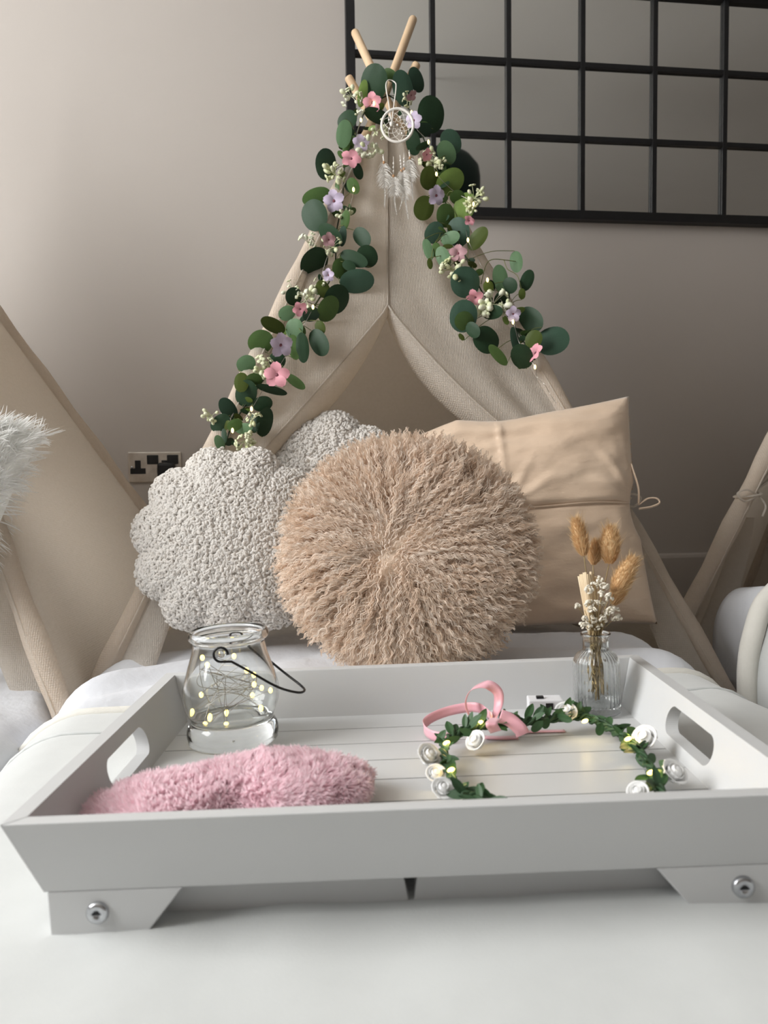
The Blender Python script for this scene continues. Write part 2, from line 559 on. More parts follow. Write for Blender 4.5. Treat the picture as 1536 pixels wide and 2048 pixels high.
# ================================================================== wall mirror with black grid
def build_mirror():
    yw = WALL_Y - 0.004
    xs = [atY(x, 200, yw).x for x in (709, 864, 1013, 1160, 1302, 1444)]
    pitch = (xs[-1] - xs[1]) / 4
    xl = xs[1] - pitch
    cols = 8
    zb, zt = atY(1200, 428, yw).z, atY(1443.5, 6.5, yw).z
    rp = (zt - zb) / 3
    x1 = xl + pitch * cols
    t = thing('wall_mirror', 'large wall mirror divided by a black metal grid', 'mirror', ((xl + x1) / 2, WALL_Y, zb))
    fw, bw, dp = 0.013, 0.0075, 0.03
    for r_ in range(3):
        for c in range(cols):
            MB().box((xl + c * pitch, yw - 0.008, zb + r_ * rp), (xl + (c + 1) * pitch, yw - 0.002, zb + (r_ + 1) * rp)).part('mirror_pane', M_mirror, t, False)
    for r_ in (1, 2):
        z = zb + r_ * rp
        o = MB().box((xl, yw - 0.019, z - bw), (x1, yw - 0.0082, z + bw)).part('grid_bar', M_black, t, False, bevel=0.002)
    for c in range(1, cols):
        x = xl + c * pitch
        MB().box((x - bw, yw - 0.020, zb), (x + bw, yw - 0.0082, zb + 3 * rp)).part('grid_bar', M_black, t, False, bevel=0.002)
    for lo, hi in (((xl - fw, zb - 2 * fw), (x1 + fw, zb)), ((xl - fw, zt), (x1 + fw, zt + 2 * fw)),
                   ((xl - 2 * fw, zb - 2 * fw), (xl - 0.0, zt + 2 * fw)), ((x1, zb - 2 * fw), (x1 + 2 * fw, zt + 2 * fw))):
        MB().box((lo[0], yw - dp, lo[1]), (hi[0], yw + 0.003, hi[1])).part('frame_bar', M_black, t, False, bevel=0.002)


build_mirror()


# pendant lamp that the mirror shows
def build_pendant():
    c1 = atY(868, 308, WALL_Y - 0.012)
    r1 = (c1 - CAM)
    rr = Vector((r1.x, -r1.y, r1.z))
    top = c1 + rr * 0.80
    t = thing('pendant_lamp', 'bottle green domed pendant lamp reflected in the grid mirror', 'lamp', top)
    rad = 0.238
    prof = [(0.001, 0), (rad * 0.5, -0.008), (rad * 0.82, -0.035), (rad * 0.97, -0.08), (rad, -0.13), (rad, -0.26), (rad - 0.004, -0.26), (rad - 0.004, -0.13), (rad * 0.93, -0.08), (rad * 0.5, -0.02), (0.001, -0.012)]
    MB().lathe(prof, 40, Matrix.Translation(top)).part('lamp_shade', M_green, t)
    MB().tube([top + Vector((0, 0, -0.01)), top + Vector((0, 0, 0.03)), Vector((top.x, top.y, CEIL))], 0.004, 8).part('cable', M_plastic, t)


build_pendant()


# ================================================================== wall socket
def build_socket():
    yw = WALL_Y
    tl, br = atY(259, 904, yw), atY(361, 964, yw)
    w, h = 0.146, 0.086
    cx, cz = (tl.x + br.x) / 2, (tl.z + br.z) / 2
    t = thing('wall_socket', 'brushed metal double wall socket with black inserts', 'socket', (cx, yw, cz - h / 2))
    MB().box((cx - w / 2, yw - 0.006, cz - h / 2), (cx + w / 2, yw, cz + h / 2)).part('plate', M_socket, t, False, bevel=0.003)
    for sx in (-0.034, 0.039):
        px = cx + sx - 0.012
        b = MB()
        b.box((px - 0.008, yw - 0.0072, cz - 0.003), (px + 0.008, yw - 0.0055, cz + 0.019))
        b.box((px - 0.021, yw - 0.0072, cz - 0.019), (px + 0.021, yw - 0.0055, cz - 0.003))
        b.part('plug_hole', M_plastic, t, False)
    for sx in (-0.005, 0.05):
        MB().box((cx + sx - 0.0155, yw - 0.011, cz + 0.008), (cx + sx + 0.0155, yw - 0.005, cz + 0.034)).part('rocker_switch', M_plastic, t, False, bevel=0.002)
    MB().lathe([(0.0001, 0), (0.003, 0), (0.003, 0.0015), (0.0001, 0.0018)], 12, Matrix.Translation((cx - 0.062, yw - 0.006, cz)) @ Matrix.Rotation(R(90), 4, 'X')).part('screw', M_steel, t)
    p = thing('mains_plug', 'black three pin plug pushed into the wall socket', 'plug', (cx + 0.036, yw - 0.007, cz - 0.02))
    MB().box((cx + 0.010, yw - 0.036, cz - 0.034), (cx + 0.058, yw - 0.0075, cz + 0.012)).part('plug_body', M_plastic, p, False, bevel=0.008)
    MB().tube([(cx + 0.034, yw - 0.022, cz - 0.03), (cx + 0.034, yw - 0.022, cz - 0.09), (cx + 0.05, yw - 0.02, cz - 0.3), (cx + 0.06, yw - 0.03, 0.004)], 0.0032, 8).part('cable', M_plastic, p)


build_socket()

# ================================================================== tray pose (fitted)
TRAY_R = (2.6394, -2.2237, 0.1337)


def tray_matrix():
    v = Vector([R(a) for a in TRAY_R])
    rot = Matrix.Rotation(v.length, 3, v.normalized())
    C = Matrix((CR, CF, CU)).transposed()
    W = C @ rot
    mm = W.to_4x4()
    mm.translation = CAM + C @ Vector((0.024, 0.6987, -0.241))
    return mm


TM = tray_matrix()
TI = TM.inverted()
TX, TY, TZ = (Vector(TM.col[i][:3]) for i in range(3))
TRAY_FOOT = -0.0455


def tp(px, py, h=0.0):
    """photo pixel -> world point on the plane h above the tray boards"""
    return at_plane(px, py, TM @ Vector((0, 0, h)), TZ)


def depth(p):
    return (Vector(p) - CAM).dot(CF)


# ================================================================== bed
BX0, BX1 = -0.355, 0.645
p0 = TM @ Vector((0, 0, TRAY_FOOT))


def bed_plane(x, y):
    yy = np.minimum(y, 1.0)
    return p0.z - (TZ.x * (x - p0.x) + TZ.y * (yy - p0.y)) / TZ.z


def bed_z(x, y, bulge=0.0):
    x, y = np.asarray(x, float), np.asarray(y, float)
    return bed_plane(x, y) + bulge


def drape(nx, ny, xa, xb, ya, yb, off, amp, seed, drop, rad=0.10, fold=None, edge=None):
    """cloth laid over the bed: flat top that rolls over the long edges and hangs by `drop`"""
    s = np.linspace(-1, 1, nx)
    cx_, hw = (xa + xb) / 2, (xb - xa) / 2
    flat = hw - rad
    arc = rad * math.pi / 2
    tot = flat + arc + drop
    G = np.zeros((nx, ny, 3))
    yv = np.linspace(ya, yb, ny)
    for i, u in enumerate(s):
        d = abs(u) * tot
        sg = 1 if u >= 0 else -1
        if d < flat:
            xx, zz = d, 0.0
        elif d < flat + arc:
            a = (d - flat) / rad
            xx, zz = flat + rad * math.sin(a), -rad * (1 - math.cos(a))
        else:
            xx, zz = hw, -rad - (d - flat - arc)
        x = cx_ + sg * xx
        e = edge(yv) if edge is not None else 0
        G[i, :, 0] = x + (sg * e * min(1, d / flat) if edge is not None else 0)
        G[i, :, 1] = yv
        n1 = (vnoise(G[i, :, 0] * 7 + 50, yv * 5 + 50, seed) - 0.5) * amp
        n2 = (vnoise(G[i, :, 0] * 19 + 50, yv * 13 + 50, seed + 3) - 0.5) * amp * 0.35
        G[i, :, 2] = bed_z(np.clip(G[i, :, 0], xa, xb), yv) + off + zz + n1 + n2
        if zz < 0:
            rip = math.sin(min(1, -zz / rad) * 1.5)
            G[i, :, 0] += sg * rip * (np.sin(yv * 23 + seed) * 0.006 + np.sin(yv * 11 + seed * 2) * 0.008)
        if fold is not None:
            G[i, :, 2] += fold(G[i, :, 0], yv)
        G[i, :, 2] = np.maximum(G[i, :, 2], 0.006)
    return G


def slab(mb, G, thick):
    """closed sheet from grid with thickness downwards along normal"""
    nu, nv = G.shape[:2]
    du = np.gradient(G, axis=0)
    dv = np.gradient(G, axis=1)
    N = norm(np.cross(du, dv))
    B = G - N * thick
    n = nu * nv
    i, j = np.meshgrid(np.arange(nu - 1), np.arange(nv - 1), indexing='ij')
    q = np.stack([i * nv + j, (i + 1) * nv + j, (i + 1) * nv + j + 1, i * nv + j + 1], -1).reshape(-1, 4)
    q2 = q[:, ::-1] + n
    ed = []
    loop = [(a, 0) for a in range(nu)] + [(nu - 1, b) for b in range(1, nv)] + [(a, nv - 1) for a in range(nu - 2, -1, -1)] + [(0, b) for b in range(nv - 2, 0, -1)]
    idx = [a * nv + b for a, b in loop]
    for k in range(len(idx)):
        a, b = idx[k], idx[(k + 1) % len(idx)]
        ed.append((a, a + n, b + n, b))
    mb.add(np.vstack([G.reshape(-1, 3), B.reshape(-1, 3)]), np.vstack([q, q2, np.array(ed)]))


def build_bed():
    ztop = float(bed_z((BX0 + BX1) / 2, 1.0))
    t = thing('mattress', 'thin foam floor mattress under the white bedding inside the middle tent', 'mattress', ((BX0 + BX1) / 2, 1.0, 0))
    b = MB()
    b.box((BX0 + 0.06, 0.06, 0.002), (BX1 - 0.06, 1.93, ztop - 0.055))
    b.part('foam_core', M_sheet, t, True, bevel=0.02)
    # duvet: puffy white cotton, seen behind the tray
    t2 = thing('duvet', 'white cotton duvet showing behind the tray under the cushions', 'duvet', ((BX0 + BX1) / 2, 1.4, 0.01))

    def fold(x, y):
        rise = np.clip((y - 0.98) / 0.25, 0, 1)
        rise = rise * rise * (3 - 2 * rise)
        f = 0.018 * rise
        # creases that run from the lower left to the middle
        for k, (sx, sy, am, wd) in enumerate(((-0.30, 1.10, 0.020, 0.03), (-0.30, 1.20, 0.022, 0.032), (-0.28, 1.31, 0.018, 0.03), (0.62, 1.12, 0.020, 0.035), (0.60, 1.24, 0.018, 0.03))):
            sl = 0.42 if sx < 0 else -0.30
            dd = (y - sy) - sl * (x - sx)
            f = f + am * np.exp(-(dd / wd) ** 2) * np.exp(-((x - sx) / 0.45) ** 2)
        return f
    G = drape(90, 110, BX0 - 0.01, BX1 + 0.01, 0.85, 1.95, -0.004, 0.012, 5, 0.05, 0.085, fold, lambda y: -0.10 * np.clip((y - 1.05) / 0.8, 0, 1) ** 1.2)
    mb = MB()
    slab(mb, G, 0.02)
    mb.part('duvet_cover', M_sheet, t2)
    # fleece blanket in the foreground, its folded hem runs behind the tray
    t3 = thing('fleece_blanket', 'cream fleece blanket spread under the white bed tray', 'blanket', ((BX0 + BX1) / 2, 0.5, 0.01))
    G = drape(110, 120, BX0 - 0.02, BX1 + 0.02, -0.45, 1.07, 0.012, 0.009, 9, 0.03, 0.10)
    # flatten where the tray presses the blanket
    mb = MB()
    slab(mb, G, 0.008)
    mb.part('fleece', M_fleece, t3)
    rim = [tuple(G[i, -1] + np.array([0, 0.0, -0.002])) for i in range(0, 110, 2)]
    MB().tube(rim, 0.0085, 10).part('folded_hem', M_creamhem, t3)
    hem2 = [tuple(G[i, -8] + np.array([0, 0.0, 0.0005])) for i in range(0, 110, 2)]
    MB().tube(hem2, 0.0028, 8).part('hem_seam', M_fleece, t3)


build_bed()


# ================================================================== teepee tents
SC_APEX = at(774, 205, 1.72)


def lerp(a, b, t):
    return Vector(a) * (1 - t) + Vector(b) * t


def build_teepee(label, feet, apex, crosses, tips, split, ties, fabric, seed, hang, group='linen play tents in a row'):
    FL, FR, RL, RR = [Vector(f) for f in feet]
    apex = Vector(apex)
    t = thing('teepee_tent', label, 'tent', ((FL.x + FR.x) / 2, (FL.y + RL.y) / 2, 0), group=group)
    # four poles
    for f, c, tip in zip((FL, FR, RL, RR), crosses, tips):
        pts = [lerp(f, c, v) for v in np.linspace(0, 0.96, 12)] + [lerp(lerp(f, c, 0.985), lerp(c, tip, 0.12), 0.5)] + [lerp(c, tip, v) for v in (0.3, 0.6, 1.0)]
        pts = list(pts)
        end = pts.pop()
        dv = (end - pts[-1]).normalized()
        while len(pts) > 2 and (end - pts[-1]).length < 0.012:
            pts.pop()
        rr = [0.0098] * len(pts)
        for back, r_ in ((0.006, 0.0098), (0.003, 0.0090), (0.001, 0.0070), (0.0, 0.0045)):
            pts.append(end - dv * back)
            rr.append(r_)
        MB().tube(pts, rr, 14).part('pole', M_wood, t)
    # sleeves stitched around the poles
    for f, c in zip((FL, FR, RL, RR), crosses):
        pts = [lerp(f, c, v) for v in np.linspace(0.005, 0.90, 26)]
        rr = [0.0185 + 0.002 * math.sin(i * 1.7 + seed) for i in range(len(pts))]
        rr[-1] = rr[-2] * 0.8
        out = (Vector(f) - Vector((apex.x, (FL.y + RL.y) / 2, 0)))
        side = Vector((1, 0.0, 0)) if f in (FL, FR) else Vector((1, 0, 0))
        MB().tube(pts, rr, 12, flat=1.0, up=side).part('pole_sleeve', fabric, t)
        # stitched seam line down the front of the sleeve
        sg = 1 if c.x > f.x else -1
        pt2 = [p + Vector((sg * 0.006, -0.0178, 0)) for p in pts]
        MB().tube(pt2, 0.0016, 6).part('seam', fabric, t)

    def panel(a0, a1, b0, b1, nm, out, sag=0.012, nu=28, nv=36):
        """ruled cloth panel between two pole lines a0->a1 and b0->b1"""
        G = np.zeros((nu, nv, 3))
        for j in range(nv):
            v = j / (nv - 1)
            A, B = lerp(a0, a1, v), lerp(b0, b1, v)
            for i in range(nu):
                u = i / (nu - 1)
                p = lerp(A, B, u)
                s = math.sin(math.pi * u) * (1 - v) * sag
                w = (vnoise(u * 5 + seed * 3, v * 4, seed) - 0.5) * 0.014 * math.sin(math.pi * u) * (1 - v * 0.7)
                G[i, j] = p + Vector(out) * float(s + w)
        mb = MB()
        slab(mb, G, 0.0016)
        return mb.part(nm, fabric, t)
    top = 0.90
    cFL, cFR, cRL, cRR = crosses
    panel(RL, lerp(RL, cRL, top), RR, lerp(RR, cRR, top), 'back_panel', (0, -0.6, 0))
    panel(FL, lerp(FL, cFL, top), RL, lerp(RL, cRL, top), 'side_panel', (-0.5, 0, 0))
    panel(RR, lerp(RR, cRR, top), FR, lerp(FR, cFR, top), 'side_panel', (0.5, 0, 0))
    # front door flaps: closed down to the split, then swept aside to the ties
    split = Vector(split)
    gather = lerp(split, apex, 0.93)
    for side, f, c, tie in ((-1, FL, cFL, ties[0]), (1, FR, cFR, ties[1])):
        vt = tie / c.z
        nv, nu, nc = 54, 26, 9
        G = np.zeros((nu + nc, nv, 3))
        tiep = lerp(f, c, vt)
        for j in range(nv):
            s = j / (nv - 1)
            pole = lerp(f, c, 0.92 * (1 - s) + vt * s)
            sp = 0.42
            if s < sp:
                inner = lerp(gather, split, s / sp)
                curl = 0.0
            else:
                q = (s - sp) / (1 - sp)
                mid = lerp(split, tiep, 0.5) + Vector((0, 0.004, -0.025 if side < 0 else -0.085))
                inner = (1 - q) ** 2 * split + 2 * q * (1 - q) * mid + q * q * tiep
                curl = math.sin(math.pi * min(1, q * 1.15) ** 0.8) if q < 0.87 else 0.0
                curl = max(0, curl)
            for i in range(nu):
                u = i / (nu - 1)
                p = lerp(pole, inner, u)
                wv = (vnoise(u * 4 + seed, s * 6 + side * 3 + 9, seed) - 0.5) * 0.02 * math.sin(math.pi * u)
                # soft pulls that radiate from the tie
                q2 = max(0, (s - 0.45) / 0.55)
                wv += math.sin(u * 16) * 0.005 * q2 * math.sin(math.pi * u)
                G[i, j] = p + Vector((0, -0.004 + wv, 0))
            for k in range(nc):
                a = (k + 1) / nc
                wdt = 0.006 + 0.052 * curl
                # the turned back hem: rolls round the edge and into the tent
                dx = -side * wdt * math.sin(a * 1.3) * 0.75
                dy = 0.012 + wdt * (1 - math.cos(a * 1.5)) * 1.1
                G[nu + k, j] = inner + Vector((dx, -0.004 + a * dy, -0.2 * wdt * a * curl))
        mb = MB()
        slab(mb, G, 0.0016)
        mb.part('door_flap', fabric, t)
        # hem line along the free edge
        pts = [tuple(G[nu - 1, j] + np.array([0, -0.001, 0])) for j in range(0, nv)]
        MB().tube(pts, 0.0022, 6).part('hem', fabric, t)
        # lower part of the flap hanging from the tie
        h = hang[0 if side < 0 else 1]
        if h:
            path, wid = h
            path = sm_curve(path, 8)
            n = len(path)
            H = np.zeros((22, n, 3))
            for j, p in enumerate(path):
                s = j / (n - 1)
                k = s * (len(wid) - 1)
                a = int(min(k, len(wid) - 2))
                w = wid[a] * (1 - (k - a)) + wid[a + 1] * (k - a)
                for i in range(22):
                    an = 2 * math.pi * i / 22
                    rip = 1 + 0.20 * math.sin(an * 3 + s * 2 + seed) * min(1, s * 1.5)
                    H[i, j] = p + CR * (w * rip * math.cos(an)) + Vector((0, 1, 0)) * (0.42 * w * rip * math.sin(an))
            mb = MB()
            mb.grid(H, closed_u=True)
            mb.part('hanging_flap', fabric, t)
            b = [tuple(H[i, n - 2]) for i in range(22)]
            MB().tube(b, 0.0022, 6, closed=True).part('hem', fabric, t)
        # cotton tie
        rib = MB()
        cpt = tiep + Vector((-side * 0.012, -0.024, 0))
        ring = [tiep + Vector((math.cos(a) * 0.026, -0.004 + math.sin(a) * 0.026, 0.004 * math.cos(a))) for a in np.linspace(0, 2 * math.pi, 20, endpoint=False)]
        rib.tube(ring, 0.004, 6, closed=True, flat=0.5)
        rib.part('tie_band', fabric, t)
        bow = MB()
        bow.tube(sm_curve([cpt, cpt + Vector((side * 0.030, -0.004, 0.012)), cpt + Vector((side * 0.050, -0.004, 0.004)), cpt + Vector((side * 0.034, -0.006, -0.012)), cpt], 6), 0.0035, 6, flat=0.6)
        bow.tube(sm_curve([cpt, cpt + Vector((-side * 0.012, -0.006, -0.022)), cpt + Vector((-side * 0.006, -0.005, -0.045))], 6), 0.0035, 6, flat=0.6)
        bow.part('tie_bow', fabric, t)
    return t


YF_T = 1.27
foot_r = atZ(1493, 1441, 0.0)
FRf = Vector((0.80, YF_T, 0.0))
FLf = Vector((-0.36, YF_T, 0.0))
RLf, RRf = Vector((-0.30, 1.98, 0)), Vector((0.78, 2.02, 0))
cr = [at(768, 196, 1.70), at(770, 196, 1.735), at(795, 206, 1.775), at(741, 232, 1.80)]
tp_ = [at(827, 36, 1.80), at(709, 63, 1.83), at(835, 125, 1.755), at(695, 152, 1.775)]
fn = (FRf - FLf).cross(cr[0] - FLf).normalized()
split_p = at_plane(775, 615, FLf, fn)


def fpl(px, py, off=0.0):
    return at_plane(px, py, FLf, fn) + Vector((0, -off, 0))


def tie_z(px, py):
    return fpl(px, py).z


hang_r = ([fpl(1236, 1003, -0.01), fpl(1262, 1090, 0.0), fpl(1310, 1200, 0.0), fpl(1350, 1290, 0.005), fpl(1386, 1358, 0.005), fpl(1398, 1384, 0.005)], [0.008, 0.018, 0.028, 0.032, 0.026])
hang_l = ([fpl(322, 1115, -0.01), fpl(320, 1180, 0.0), fpl(300, 1250, 0.0), fpl(275, 1330, 0.005), fpl(245, 1420, 0.005)], [0.010, 0.028, 0.036, 0.036, 0.034])
build_teepee('linen teepee tent dressed with the eucalyptus garland and dreamcatcher', (FLf, FRf, RLf, RRf), SC_APEX, cr, tp_, split_p,
             (tie_z(326, 1100), tie_z(1236, 1000)), M_canvas, 3, (hang_l, hang_r))

# left neighbour
dL = Vector((-1.16, -0.02, 0.0))
aL = SC_APEX + dL
crL = [c + dL for c in cr]
tpL = [c + dL for c in tp_]
FRn = atZ(172, 1496, 0.0)
FRn.y, FRn.x = 1.16, atY(172, 1496, 1.16).x
FRn.z = 0
nh_pts = [atY(0, 1085, 1.38), atY(12, 1200, 1.33), atY(44, 1320, 1.29), atY(84, 1410, 1.26), atY(116, 1470, 1.24)]
nh = (nh_pts, [0.010, 0.026, 0.036, 0.034, 0.012])
RRn = Vector((-0.155, 2.13, 0))
build_teepee('neighbouring linen tent beside the wall socket', (FLf + dL + Vector((0, -0.05, 0)), FRn, RLf + dL, RRn), aL, crL, tpL, split_p + dL,
             (0.36, 0.43), M_canvas, 8, (None, nh))
# right neighbour
dR = Vector((1.36, 0.03, 0.0))
FLn = Vector((0.705, 1.43, 0))
rh = ([atY(1500, 1035, 1.60), atY(1478, 1100, 1.55), atY(1450, 1190, 1.50), atY(1425, 1265, 1.47), atY(1412, 1300, 1.46)], [0.010, 0.022, 0.026, 0.028, 0.024])
aR = SC_APEX + dR
build_teepee('neighbouring linen tent with a tied bow, beyond the satin cushion', (FLn, FRf + dR, Vector((1.26, 2.05, 0)), RRf + dR), aR, [c + dR for c in cr], [lerp(c, k, 0.2) + dR for c, k in zip(cr, tp_)], split_p + dR,
             (0.385, 0.42), M_canvas, 15, (rh, None))


# ================================================================== neighbouring beds
def build_side_beds():
    # right bed
    t = thing('duvet', 'puffy white duvet with a wooden button by the tied tent flap', 'duvet', (1.3, 1.2, 0.0))
    nx, ny = 60, 60
    G = np.zeros((nx, ny, 3))
    for i in range(nx):
        for j in range(ny):
            u, v = i / (nx - 1), j / (ny - 1)
            y = 0.35 + v * 1.08
            edge = 0.86 - 0.02 * math.sin(y * 5)
            a = min(1.0, u / 0.28)
            prof = math.sin(a * math.pi / 2) ** 0.8
            x = edge + 0.06 * (1 - math.cos(a * math.pi / 2)) + max(0, u - 0.28) * 1.0 - 0.015 * math.sin(a * math.pi)
            zt = 0.21 + 0.02 * math.sin(y * 3)
            z = 0.008 + zt * prof
            pleat = (math.sin(y * 46 + u * 14 + 9 * vnoise(y * 4, u * 3, 4)) * 0.006 + math.sin(y * 21 - u * 9) * 0.006 + (vnoise(u * 8, y * 10, 2) - 0.5) * 0.03) * prof
            G[i, j] = (x - pleat * 0.6, y, z + pleat)
    mb = MB()
    slab(mb, G, 0.01)
    mb.part('duvet_cover', M_sheet, t)
    bp = atY(1531, 1211, 1.38)
    bt = MB()
    bt.lathe([(0.0005, 0.003), (0.004, 0.0022), (0.009, 0.004), (0.0105, 0.003), (0.0105, 0), (0.0005, 0)], 20, Matrix.Translation(bp) @ Matrix.Rotation(R(80), 4, 'X'))
    bt.part('button', M_button, t)
    # cream blanket folded over the side of that bed
    t = thing('folded_blanket', 'cream blanket folded over the side of the neighbouring bed', 'blanket', (0.9, 1.1, 0.0))
    for k, (xo, yo) in enumerate(((0.0, 0.0), (0.035, -0.06))):
        pts = sm_curve([Vector((0.752 + xo, 1.16 + yo, 0.02)), Vector((0.748 + xo, 1.165 + yo, 0.10)), Vector((0.760 + xo, 1.17 + yo, 0.17)), Vector((0.80 + xo, 1.185 + yo, 0.232)), Vector((0.90 + xo, 1.20 + yo, 0.264)), Vector((1.25 + xo, 1.21 + yo, 0.266))], 8)
        MB().tube(pts, 0.017, 12, up=(0, 1, 0)).part('folded_edge', M_creamhem, t)
    G = np.zeros((34, 20, 3))
    base = sm_curve([Vector((0.756, 1.14, 0.012)), Vector((0.756, 1.14, 0.10)), Vector((0.769, 1.14, 0.165)), Vector((0.81, 1.14, 0.224)), Vector((0.92, 1.14, 0.25)), Vector((1.3, 1.1, 0.25))], 7)
    G = np.zeros((len(base), 20, 3))
    for i, p in enumerate(base):
        for j in range(20):
            G[i, j] = p + Vector((0.004 * math.sin(j), -0.85 + 0.88 * j / 19, 0.004 * math.sin(j * 1.3 + i * 0.4)))
    mb = MB()
    slab(mb, G, 0.012)
    mb.part('fleece', M_fleece, t)
    # left bed
    t = thing('duvet', 'shaded white duvet hanging off the bed in the neighbouring tent', 'duvet', (-0.9, 1.1, 0.0))
    G = np.zeros((50, 50, 3))
    for i in range(50):
        for j in range(50):
            u, v = i / 49, j / 49
            y = 0.30 + v * 1.35
            edge = atY(128, 1490, 1.12).x - 0.05 + 0.02 * math.sin(y * 7)
            a = min(1.0, u / 0.28)
            prof = math.sin(a * math.pi / 2) ** 0.7
            x = edge - 0.06 * (1 - math.cos(a * math.pi / 2)) - max(0, u - 0.28) * 1.0
            pleat = (math.sin(y * 34 + 6 * vnoise(y * 4, u * 3, 7)) * 0.006 + (vnoise(u * 8, y * 10, 5) - 0.5) * 0.02) * prof
            G[i, j] = (x + pleat, y, 0.008 + 0.10 * prof + pleat)
    mb = MB()
    slab(mb, G[::-1], 0.01)
    mb.part('duvet_cover', M_sheet, t)


build_side_beds()


# ================================================================== cushions
def cushion_frame(c, tilt, yaw=0.0, spin=0.0):
    """origin c; z axis = cushion normal facing the viewer and leaning back by tilt; y axis = up"""
    z = -CF.copy()
    z.z = 0
    z.normalize()
    z = Matrix.Rotation(yaw, 3, 'Z') @ z
    x = Vector((0, 0, 1)).cross(z).normalized()
    z = (Matrix.Rotation(-tilt, 3, x) @ z).normalized()
    y = z.cross(x)
    mm = Matrix((x, y, z)).transposed() @ Matrix.Rotation(spin, 3, 'Z')
    mm = mm.to_4x4()
    mm.translation = Vector(c)
    return mm


def inflate(th, rho, rfun, T, pw=0.55):
    r = rfun(th) * rho
    z = T * np.maximum(0, 1 - rho ** 2.2) ** pw
    return r * np.cos(th), r * np.sin(th), z


def boucle_cushion(label, c, rad, T, tilt, yaw, spin, n_w, seed):
    M = cushion_frame(c, tilt, yaw, spin)
    bottom = Vector(c) - Vector((0, 0, rad * math.cos(tilt)))
    t = thing('boucle_cushion', label, 'cushion', bottom, group=None)
    lob = 11

    def rf(th):
        return rad * (0.955 + 0.040 * np.cos(th * lob) + 0.010 * np.cos(th * 2 * lob))

    def surf(th, rho, sg):
        x, y, z = inflate(th, rho, lambda a: rad * (0.945 + 0.055 * (2 * np.abs(np.cos(a * lob / 2)) ** 0.9 - 1) * np.clip((rho - 0.45) / 0.55, 0, 1)), T)
        # shallow radial valleys between the lobes
        val = 0.5 + 0.5 * np.cos(th * lob)
        z = z * (1 - 0.05 * (1 - val) * np.clip(rho * 2 - 1, 0, 1))
        return np.stack([x, y, z * sg], -1)
    Mn = np.array(M)

    def w(p):
        return p @ Mn[:3, :3].T + Mn[:3, 3]
    nth, nr = 132, 26
    th = np.linspace(0, 2 * np.pi, nth, endpoint=False)
    rh = np.sin(np.linspace(0.02, 1, nr) * np.pi / 2)
    mb = MB()
    TH, RH = np.meshgrid(th, rh, indexing='ij')
    mb.grid(w(surf(TH, RH * 0.99, 1)), closed_u=True)
    mb.grid(w(surf(TH, RH * 0.99, -1)), closed_u=True)
    mb.part('cushion_body', M_bouclebase, t, weld=True)
    # curls of wool
    g = np.random.default_rng(seed)
    n = n_w
    sgn = np.where(g.random(n) < 0.86, 1.0, -1.0)
    rho = np.sqrt(g.random(n)) ** 0.93
    thr = g.random(n) * 2 * np.pi
    e = 1e-3
    p = surf(thr, rho, sgn)
    rho2 = np.clip(rho - 2 * e, 0, 1)
    pu = surf(thr + e, rho, sgn) - p
    pr = p - surf(thr, rho2, sgn)
    nn = norm(np.cross(norm(pr), norm(pu)))
    nn = np.where((nn[:, 2:3] * sgn[:, None]) < 0, -nn, nn)
    edge = np.clip((rho - 0.985) / 0.015, 0, 1)[:, None]
    radial = np.stack([np.cos(thr), np.sin(thr), 0 * thr], -1)
    nn = norm(nn * (1 - edge * 0.7) + radial * edge)
    a1 = norm(np.cross(nn, g.normal(size=(n, 3))))
    a2 = np.cross(nn, a1)
    S, K = 6, 5
    cr_ = g.uniform(0.0026, 0.0042, n)
    tr_ = g.uniform(0.0018, 0.0027, n)
    ang = np.linspace(0, 1, S)[None, :] * g.uniform(3.0, 5.2, n)[:, None] + g.random(n)[:, None] * 6.28
    lift = g.uniform(-0.0008, 0.0022, n)[:, None] + 0.0016 * np.sin(np.linspace(0, np.pi, S))[None, :] + np.linspace(0, 1, S)[None, :] * g.uniform(-0.0015, 0.0025, n)[:, None]
    P = p[:, None, :] + cr_[:, None, None] * (np.cos(ang)[..., None] * a1[:, None, :] + np.sin(ang)[..., None] * a2[:, None, :]) + lift[..., None] * nn[:, None, :]
    rad_dir = np.cos(ang)[..., None] * a1[:, None, :] + np.sin(ang)[..., None] * a2[:, None, :]
    ka = np.linspace(0, 2 * np.pi, K, endpoint=False)
    taper = np.array([0.45, 0.95, 1.05, 1.05, 0.95, 0.4])
    V = P[:, :, None, :] + (tr_[:, None] * taper[None, :])[:, :, None, None] * (np.cos(ka)[None, None, :, None] * rad_dir[:, :, None, :] + np.sin(ka)[None, None, :, None] * nn[:, None, None, :])
    base = (np.arange(n) * S * K)[:, None, None] + (np.arange(S - 1) * K)[None, :, None]
    k0, k1 = np.arange(K)[None, None, :], ((np.arange(K) + 1) % K)[None, None, :]
    q = np.stack([base + k0, base + k1, base + K + k1, base + K + k0], -1).reshape(-1, 4)
    V = w(V.reshape(-1, 3))
    tint = np.repeat(g.random(n), S * K)
    Mi = np.array(MAT4[t.name].inverted())
    V = V @ Mi[:3, :3].T + Mi[:3, 3]
    me = mesh_np('wool_curls', V, [q], True, tint)
    me.materials.append(M_boucle)
    o = bpy.data.objects.new('wool_curls', me)
    COL.objects.link(o)
    o.parent = t
    o['kind'] = 'stuff'
    return t


boucle_cushion('cream boucle flower cushion beside the tan fur cushion', at(465, 1083, 1.33), 0.171, 0.060, R(16), R(3), R(8), 9500, 21)
boucle_cushion('cream boucle flower cushion tucked behind the other boucle cushion', at(641, 1003, 1.47), 0.180, 0.050, R(14), R(-4), R(14), 6500, 22)


